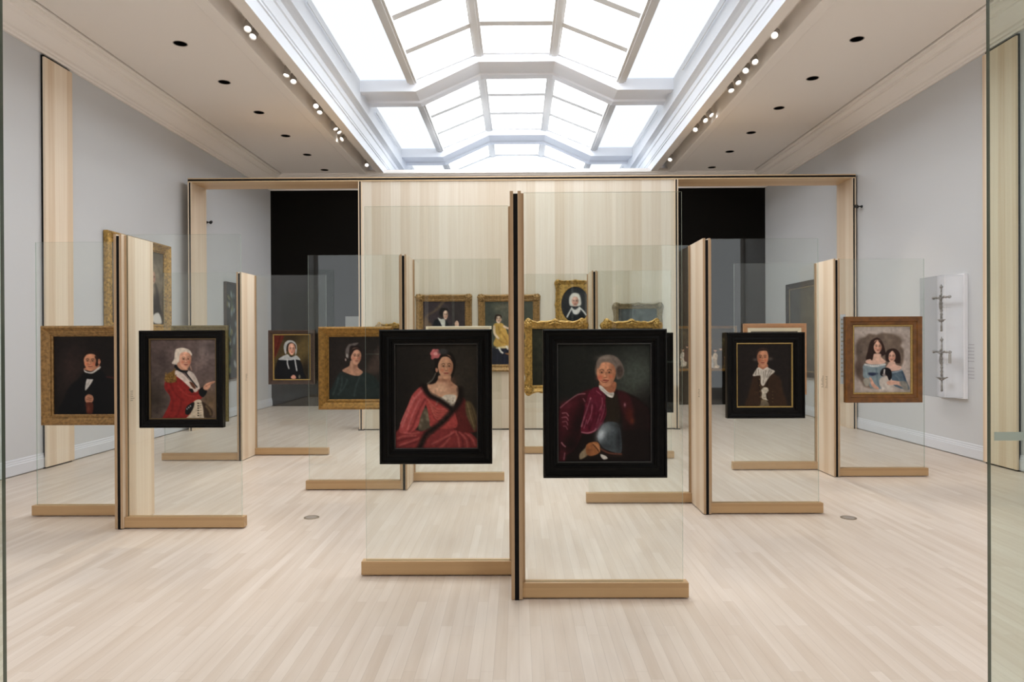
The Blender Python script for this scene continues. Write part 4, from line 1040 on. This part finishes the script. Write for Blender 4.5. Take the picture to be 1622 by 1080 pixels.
def ornament(name, parent, m, c, s, kind):
    """shell-and-scroll lump, built of overlapping leaves"""
    b = MB(); x, y, z = c
    if kind == 'corner':
        b.blob((x, y, z), (s*0.55, s*0.3, s*0.55))
        for k in range(7):
            a = 2*math.pi*k/7+0.3
            b.blob((x+math.cos(a)*s*0.6, y+s*0.06, z+math.sin(a)*s*0.6), (s*0.32, s*0.2, s*0.32), 8, 5)
    else:
        b.blob((x, y, z), (s*0.45, s*0.3, s*0.5))
        for q in (-1, 1):
            for k in range(3):
                b.blob((x+q*s*(0.5+0.42*k), y+s*0.05, z-s*0.1*k), (s*0.36, s*0.18, s*(0.34-0.06*k)), 8, 5)
    return b.build(name, m, parent, smooth=True)

def picture(label, center, w, h, fw, art, style='black', m=None, rz=0.0, liner=None, liner_m=None, group='framed paintings',
            ornate=0.0, oval=None, depth=None, backing=0.012, crest=True):
    """A framed painting whose back hangs at 'center' (back plane), facing -y before rotation."""
    t = empty('framed_painting', center, rz, label, 'painting', group)
    st = STY[style]; fm = m or globals()[st['m']]
    prof = st['prof'](fw)
    if depth: 
        k = depth/max(p[1] for p in prof); prof = [(p[0], p[1]*k) for p in prof]
    prof = [(p[0], p[1]+backing if i else p[1]+backing) for i, p in enumerate(prof)]
    if ornate:
        mb = frame_rings(w, h, prof, 56, (roc(ornate), fw*0.7), 0.006)
    else:
        mb = frame_rings(w, h, prof, 1)
    mb.build('frame', fm, t, smooth=False)
    b = MB(); b.box(-w/2+fw*0.25, w/2-fw*0.25, -backing-0.006, 0, -h/2+fw*0.25, h/2-fw*0.25); b.build('backing_board', M_BOARD, t)
    if ornate:
        for sx in (-1, 1):
            for sz in (-1, 1):
                ornament('corner_ornament', t, fm, (sx*(w/2-fw*0.42), -prof[3][1]-0.004, sz*(h/2-fw*0.42)), fw*0.62, 'corner')
        if crest:
            for sz in (-1, 1):
                ornament('crest_ornament', t, fm, (0, -prof[3][1]-0.002, sz*(h/2-fw*0.3)), fw*0.5, 'crest')
    cw_, ch_ = w-2*fw, h-2*fw
    yb = -(prof[-1][1]) 
    if liner:
        lm = liner_m or M_LINER
        lb = frame_rings(cw_+0.002, ch_+0.002, [(0, -yb*0.3), (0, prof[-2][1]+0.004), (liner*0.5, prof[-2][1]+0.006), (liner, prof[-2][1]-0.002), (liner, -yb*0.5)], 1)
        lb.build('gilt_slip', lm, t)
        cw_ -= 2*liner; ch_ -= 2*liner
    if oval:
        # spandrel plate with an oval opening
        ox, oz, n = oval[0], oval[1], 64
        sp = MB()
        for k in range(n):
            a0, a1 = 2*math.pi*k/n, 2*math.pi*(k+1)/n
            def sq(a):
                c, d = math.cos(a), math.sin(a); q = 1/max(abs(c)/(cw_/2), abs(d)/(ch_/2)); return (c*q, -(prof[-2][1]), d*q)
            e0 = (ox*math.cos(a0), -(prof[-2][1]), oz*math.sin(a0)); e1 = (ox*math.cos(a1), -(prof[-2][1]), oz*math.sin(a1))
            sp.quad(sq(a0), sq(a1), e1, e0)
            sp.quad(e0, e1, (e1[0]*0.96, yb, e1[2]*0.97), (e0[0]*0.96, yb, e0[2]*0.97))
        sp.build('oval_mount', fm, t)
    if art is not None:
        art.mesh('canvas', cw_+0.002, ch_+0.002, yb-0.0005, t)
    return t

def rect_on(Y, x0, y0, x1, y1):
    """world centre and size of a rectangle seen at those pixels on the plane y=Y"""
    a = atY(x0, y0, Y); c = atY(x1, y1, Y)
    return (0.5*(a.x+c.x), 0.5*(a.z+c.z), c.x-a.x, a.z-c.z)
def hang(label, plane, px, fwpx, art, thick=0.07, **kw):
    Y = plane - thick
    cx, cz, w, h = rect_on(Y, *px)
    fw = fwpx*Y/FPX
    return picture(label, (cx, plane-0.0008, cz), w, h, fw, art, depth=thick-kw.get('backing', 0.012), **kw)
# ---- hanging
P_ = PANELS
hang('lady in a pink dress with black fur trim in a broad black frame', P_['A']['L'], (600,522,779.5,735), 23, art_lady_pink(), style='black', thick=0.075, liner=0.006, liner_m=M_BFRAME_HILITE)
hang('smiling man in a crimson jacket over a steel breastplate in a broad black frame', P_['A']['R'], (860,521.5,1057.5,757), 23, art_man_crimson(), style='black', thick=0.075, liner=0.006, liner_m=M_BFRAME_HILITE)
hang('white-wigged officer in a red coat with gold epaulette in a black frame', P_['B']['R'], (219,523.5,352.5,677.5), 13.2, art_officer(), style='black', thick=0.075, liner=0.009, liner_m=M_LINERD)
hang('dark-haired man in a black coat with white collar in a carved dull-gold frame', P_['B']['L'], (62,516,212,673.5), 17, art_man_dark(), style='gilt', m=M_GOLDD, thick=0.075)
hang('lady in a white bonnet with folded hands in a thin dark walnut frame', P_['C']['R'], (424.5,523,497.5,608.5), 6.6, art_lady_bonnet(), style='flat', m=M_BROWND, thick=0.06, liner=0.014, liner_m=M_LINER)
hang('olive-gold frame largely hidden behind the officer in a red coat', P_['C']['L'], (270,515.5,360.5,668), 8, art_seated((60,52,46), (40,36,40)), style='gilt', m=M_OLIVE, thick=0.06)
hang('lady in a dark green dress turned sideways in a plain gold frame', P_['D']['L'], (503,517.5,622,648.5), 16, art_lady_green(), style='gilt', thick=0.07)
hang('cream-framed painting of which only the top shows above the lady in pink', P_['D']['R'], (674.5,516.8,779,640), 5, art_seated((80,70,62), (50,46,60)), style='flat', m=M_CREAMF, thick=0.05)
hang('man in a brown coat with white lace collar in a wide black frame', P_['E']['R'], (1152,526.5,1276,662.5), 17, art_man_brown(), style='black', thick=0.08, liner=0.011, liner_m=M_LINER)
hang('plain dark frame peeping out at the right of the man in crimson', P_['E']['L'], (962,527,1067,653.5), 11, art_seated((46,42,42), (30,28,30)), style='black', thick=0.06)
hang('two girls in blue dresses holding a small dog in a walnut frame', P_['F']['R'], (1340,501.5,1462,637.5), 13.5, art_girls(), style='flat', m=M_BROWNF, thick=0.075, liner=0.017, liner_m=M_LINER)
hang('copper-toned frame peeping out above the man in a brown coat', P_['F']['L'], (1178.5,512.5,1278,625), 7, art_seated((120,112,96), (70,60,52)), style='flat', m=M_COPPER, thick=0.06, liner=0.04, liner_m=M_CREAMF)
hang('ornate bright-gold frame with a shadowy figure, left of the man in crimson', P_['G']['L'], (831,508.5,928,622), 12, art_dark_figure(), style='gilt', m=M_GOLDB, thick=0.07, ornate=0.042)
hang('ornate bright-gold frame of which only the top shows above the man in crimson', P_['G']['R'], (956,509,1046,618), 11, art_seated((52,46,40), (36,34,36)), style='gilt', m=M_GOLDB, thick=0.07, ornate=0.042)
WC = 12.018
hang('woman writing at a table in a gold frame on the centre wall', WC, (658.5,466.5,747.5,571), 11, art_lady_writing(), style='gilt', m=M_GOLDD, thick=0.07, ornate=0.006, crest=False)
hang('girl in a yellow dress seated in a gold frame on the centre wall', WC, (757,466.5,855.5,588), 11, art_girl_yellow(), style='gilt', m=M_GOLDD, thick=0.07, ornate=0.006, crest=False)
hang('old woman in a white cap, oval picture in a gold frame on the centre wall', WC, (880,444,943.5,521), 6, art_oval_bonnet(), style='gilt', m=M_GOLDB, thick=0.06, ornate=0.02, oval=(0.258, 0.325), crest=False)
hang('greyish painting in a worn ornate silver-gold frame on the centre wall', WC, (972,480.5,1050,582), 8.5, art_grey_room(), style='gilt', m=M_GREYG, thick=0.06, ornate=0.022)
hang('ornate bright-gold frame on the centre wall peeping out above the lady in dark green', WC, (597,513,652,590), 7, art_seated((60,54,46), (44,40,44)), style='gilt', m=M_GOLDB, thick=0.06, ornate=0.036)

def hang_wall(label, side, yn, yf, zt, zb, fw, art, **kw):
    sx = -1 if side == 'left' else 1
    return picture(label, (sx*(WX-0.0008), 0.5*(yn+yf), 0.5*(zt+zb)), yf-yn, zt-zb, fw, art, rz=(math.pi/2 if sx < 0 else -math.pi/2), **kw)
hang_wall('large gold-framed painting high on the left wall, half hidden by the far left panel', 'left', 9.77, 11.55, 3.2, 1.72, 0.15, art_big_landscape(), style='gilt', m=M_GOLDB, depth=0.09)
hang_wall('dark flower painting on the left wall beyond the portal', 'left', 13.8, 14.9, 2.80, 0.80, 0.03, art_flowers(), style='flat', m=M_BROWND, depth=0.05)
hang_wall('murky grey painting in a dark frame on the right wall beyond the portal', 'right', 12.95, 15.06, 2.765, 0.79, 0.11, art_night(), style='black', m=M_BFRAME, depth=0.06, liner=0.02, liner_m=M_GREYG)
cx, cz, w, h = rect_on(YB-0.06, 1045, 516.5, 1168, 587.5)
picture('wide painting of many small figures in a thin gold frame on the black wall', (cx, YB-0.0008, cz), w, h, 0.06, art_group(), style='gilt', depth=0.05)
# plain grey panel on the black wall left of the centre wall
cx, cz, w, h = rect_on(YB-0.01, 547, 501, 590, 575)
b = MB(); b.box(cx-w/2, cx+w/2, YB-0.012, YB-0.0005, cz-h/2, cz+h/2)
tag(b.build('wall_grey_panel', mat('grey_panel', (150,152,150), 0.8)), 'plain grey panel on the black wall at the left of the centre wall', 'text panel')

# ------------------------------------------------------------------ case with two silver crosses on the right wall
def cross(kind, label, case_y, z0, z1, xw):
    """a processional cross standing off the case board; z0 foot, z1 top"""
    t = empty('silver_cross', (xw, case_y, z0), 0, label, 'cross', 'silver crosses in the wall case')
    H = z1-z0
    b = MB()
    b.lathe([(0.012,0),(0.016,0.02*H),(0.013,0.05*H),(0.014,0.10*H),(0.011,0.2*H)], (0,0,0), (0,0,1), 12)
    b.build('socket', M_SILVER, t, smooth=True)
    b = MB()
    b.lathe([(0.012,0.2*H),(0.03,0.215*H),(0.036,0.24*H),(0.022,0.26*H),(0.013,0.275*H)], (0,0,0), (0,0,1), 12)
    if kind == 'star':
        for k in range(8):
            a = 2*math.pi*k/8
            b.lathe([(0.02,0),(0.002,0.085)], (0,0,0.225*H), (math.cos(a), math.sin(a), 0.35), 6)
    else:
        for k in range(6):
            a = 2*math.pi*k/6
            b.lathe([(0.016,0),(0.004,0.055)], (0,0,0.235*H), (math.cos(a), math.sin(a), 0.2), 6)
    b.build('knop', M_SILVER, t, smooth=True)
    b = MB()
    b.lathe([(0.012,0.27*H),(0.017,0.3*H),(0.012,0.34*H),(0.014,0.5*H),(0.012,0.66*H),(0.016,0.7*H),(0.012,0.75*H),(0.011,0.92*H)], (0,0,0), (0,0,1), 12)
    for zz in (0.36, 0.44, 0.52, 0.6): b.blob((0,0,zz*H), (0.02, 0.02, 0.018), 10, 6)
    b.blob((0,0,0.94*H), (0.022,0.022,0.022), 10, 6); b.lathe([(0.014,0.94*H),(0.003,1.0*H)], (0,0,0), (0,0,1), 8)
    b.build('staff', M_SILVER, t, smooth=True)
    b = MB(); za = 0.72*H; AL = 0.175
    b.lathe([(0.012,-AL),(0.013,-0.05),(0.017,0),(0.013,0.05),(0.012,AL)], (0,0,za), (0,1,0), 10)
    for q in (-1, 1):
        b.blob((0,q*AL,za), (0.022,0.026,0.022), 10, 6); b.blob((0,q*AL*0.55,za), (0.016,0.02,0.016), 10, 6)
    b.build('cross_arm', M_SILVER, t, smooth=True)
    b = MB(); b.blob((-0.016,0,za-0.02), (0.012,0.02,0.028), 8, 6); b.blob((-0.018,0,za-0.10), (0.012,0.018,0.07), 8, 6)
    b.tube([(-0.018,-0.09,za+0.015),(-0.018,0,za-0.03),(-0.018,0.09,za+0.015)], 0.007); b.blob((-0.018,0,za+0.02),(0.012,0.013,0.016),8,6)
    b.build('crucifix_figure', M_SILVER, t, smooth=True)
    b = MB(); b.tube([(0.0,0,0.5*H),(0.13,0,0.5*H)], 0.003); b.build('mounting_pin', M_CASEB, t)
    if kind == 'star':
        b = MB(); b.box(-0.004, 0.004, -AL-0.028, -AL+0.028, za-0.15, za-0.024); b.build('hanging_plaque', M_SPOT, t, bevel=0.003)
    return t
XB = WX-0.004
ya, yb_ = atX(1527, 530, XB-0.05).y, atX(1484, 530, XB-0.05).y
zt, zb = atX(1527, 433, XB-0.05).z, atX(1527, 632, XB-0.05).z
cs = empty('wall_display_case', (WX, 0.5*(ya+yb_), zb), 0, 'tall white wall case with clear cover around two silver crosses on the right wall', 'display case')
hy = 0.5*(yb_-ya); HH = zt-zb
b = MB(); b.box(-0.05, -0.0005, -hy, hy, 0, HH); b.build('back_board', M_CASEB, cs, bevel=0.003)
b = MB(); dpt = 0.30
b.box(-dpt-0.006, -dpt, -hy+0.02, hy-0.02, 0.015, HH-0.015)
for q in (-1, 1):
    b.box(-dpt, -0.0505, *sorted((q*(hy-0.02), q*(hy-0.026))), 0.015, HH-0.015)
    zz = HH-0.015 if q > 0 else 0.015
    b.box(-dpt, -0.0505, -hy+0.027, hy-0.027, *sorted((zz, zz-q*0.006)))
b.build('acrylic_cover', M_ACRYL, cs)
def cross_at(kind, label, px, pt_, pb_):
    xw = WX-0.05-0.13
    p1 = atX(px, pt_, xw); p0 = atX(px, pb_, xw)
    return cross(kind, label, p1.y, p0.z, p1.z, xw)
cross_at('plain', 'upper silver crucifix in the white wall case', 1491, 450, 525)
cross_at('star', 'lower silver crucifix with a star-shaped knop in the white wall case', 1491.5, 533, 620)
p = atX(1538, 545, WX-0.003); q = atX(1534, 603, WX-0.003)
wc = empty('wall_caption', (WX-0.0004, p.y, q.z), 0, 'faint grey printed caption on the right wall beside the white case', 'caption')
M_FAINT = mat('faint_wall_lettering', (176, 174, 178), 0.8)
for k0, k1 in ((0, 6), (7, 11)):
    for i in range(k0, k1):
        b = MB(); zz = (p.z-q.z)*(1 - i/11)
        b.box(-0.0018, 0, -0.06, -0.06+random.uniform(0.09, 0.17), zz-0.012, zz)
        b.build('text_line', M_FAINT, wc)

# pale text sheet beside the two girls, on the same glass
Yp = PANELS['F']['R']
cx, cz, w, h = rect_on(Yp-0.003, 1330.8, 498, 1339.5, 608)
t = empty('label_strip', (cx, Yp-0.0006, cz), 0, 'narrow pale label strip beside the two girls on the far right glass', 'label')
b = MB(); b.box(-w/2, w/2, -0.002, 0, -h/2, h/2); b.build('card', M_LABEL, t)
b = MB()
for k in range(14):
    z = h/2-0.05-k*(h-0.1)/14
    b.box(-w/2+0.008, -w/2+0.008+random.uniform(0.015, 0.03), -0.0026, -0.002, z-0.018, z)
b.build('caption_text', M_TEXTL, t)

# small black devices on the walls
p = atX(332, 352, -WX+0.06)
t = empty('wall_sensor', (-WX, p.y, p.z), 0, 'tiny black sensor on the left wall beyond the portal', 'sensor', 'black wall sensors')
b = MB(); b.lathe([(0.022,0),(0.022,0.02),(0.012,0.025),(0.012,0.07)], (0.0005,0,0), (1,0,0), 14); b.build('mount', M_SENSOR, t)
b = MB(); b.lathe([(0.028,-0.05),(0.028,0.05)], (0.085,0,0), (0.3,-1,-0.3), 14); b.build('sensor_head', M_SENSOR, t)
p = atX(1357.5, 327, WX-0.09)
t = empty('wall_sensor', (WX, p.y, p.z), 0, 'tiny black sensor on the right wall beside the portal', 'sensor', 'black wall sensors')
b = MB(); b.lathe([(0.022,0),(0.022,0.02),(0.012,0.025),(0.012,0.09)], (-0.0005,0,0), (-1,0,0), 14); b.build('mount', M_SENSOR, t)
b = MB(); b.lathe([(0.03,-0.055),(0.03,0.055)], (-0.10,0,0), (-0.3,-1,-0.3), 14); b.build('sensor_head', M_SENSOR, t)

# brass floor sockets
for px, py, side in ((493.5, 819.5, 'left'), (1344, 820, 'right')):
    p = atZ(px, py, 0)
    t = empty('floor_socket', (p.x, p.y, 0), 0, 'round brass floor socket set in the planks on the %s' % side, 'floor socket', 'brass floor sockets')
    b = MB(); b.lathe([(0.068,0),(0.068,0.003),(0.062,0.0045),(0.052,0.0045),(0.052,0.0)], seg=28, caps=False); b.build('ring', M_BRASS, t)
    b = MB(); b.lathe([(0.0515,0),(0.0515,0.0035),(0.0,0.004)], seg=28, caps=False); b.build('lid', M_TRACK, t)

# ------------------------------------------------------------------ glass entrance doors standing open beside the camera
DY = 1.62
for n, (px, sx) in enumerate(((1566, 1), (4.5, -1))):
    xe = atY(px, 540, DY).x
    t = empty('door_%d' % (n+1), (xe, DY, 0), kind='structure')
    b = MB(); b.box(*sorted((0, sx*0.95)), -0.006, 0.006, 0.012, 2.75, 0, 1); b.build('glass_leaf', [M_DOORG, M_DEDGE], t)
    z0 = atY(1600, 697, DY).z if sx > 0 else atY(2, 652, DY).z; z1 = atY(1600, 683.5, DY).z if sx > 0 else atY(2, 643, DY).z
    b = MB(); b.box(*sorted((sx*0.008, sx*0.94)), -0.0072, -0.0062, z0, z1); b.build('frosted_band', M_FROST, t)
    b = MB(); b.box(*sorted((sx*0.75, sx*0.95)), -0.02, 0.02, 0.0, 0.09); b.build('patch_fitting', M_TRACK, t)

# ------------------------------------------------------------------ added fill light behind the camera: glowing window, area lights without fixtures
wl = empty('window_%d' % (len(beams)+1), (0, YN, 0), kind='structure')  # unseen glowing window, added to brighten the near end of the room
b = MB()
for k in (0, 5):
    x = -5.9 + 1.966*k; b.box(x+0.04, x+1.926, 0.005, 0.015, 0.3, 4.9)
b.build('pane', emis('lobby_fill_glow', (0.94, 0.97, 1.0), LOBBY), wl)
b = MB()
for k in range(7):
    x = -5.9 + 1.966*k; b.box(x-0.04, x+0.04, 0.001, 0.05, 0.2, 5.0)
b.box(-5.94, 5.94, 0.001, 0.05, 4.9, 5.0); b.box(-5.94, 5.94, 0.001, 0.05, 0.2, 0.3)
b.build('window_frame', M_BAR, wl)
b = MB(); b.box(-5.9+1.966+0.04, -5.9+1.966*5-0.04, 0.005, 0.015, 0.3, 4.9); b.build('dark_reflection_panel', M_CORE, wl)  # unseen black panel, added to darken reflections in the centre glass
for sx in (-1, 1):
    L = bpy.data.lights.new('lobby_fill_light', 'AREA'); L.shape = 'RECTANGLE'; L.size = 2.0; L.size_y = 3.0; L.energy = LOBBY_FILL_W; L.color = (0.97, 0.98, 1.0)  # area light with no fixture, added to brighten the near side walls
    lo = bpy.data.objects.new('lobby_fill_light', L); COL.objects.link(lo); lo.location = (sx*2.6, 0.6, 5.4); lo.rotation_euler = (math.radians(25), math.radians(-sx*48), 0)

# ------------------------------------------------------------------ world and view
w = bpy.data.worlds.new('world'); SC.world = w; w.use_nodes = True
bg = w.node_tree.nodes['Background']; bg.inputs['Color'].default_value = (0.75, 0.85, 1.0, 1); bg.inputs['Strength'].default_value = 1.0
SC.view_settings.view_transform = 'Standard'; SC.view_settings.look = 'None'
SC.view_settings.gamma = 1.0; SC.view_settings.use_curve_mapping = False
SC.view_settings.exposure = 0.0
cy = SC.cycles
cy.max_bounces = 10; cy.diffuse_bounces = 5; cy.glossy_bounces = 4; cy.transparent_max_bounces = 40
cy.sample_clamp_indirect = 6.0; cy.caustics_reflective = False; cy.caustics_refractive = False
cy.use_denoising = True
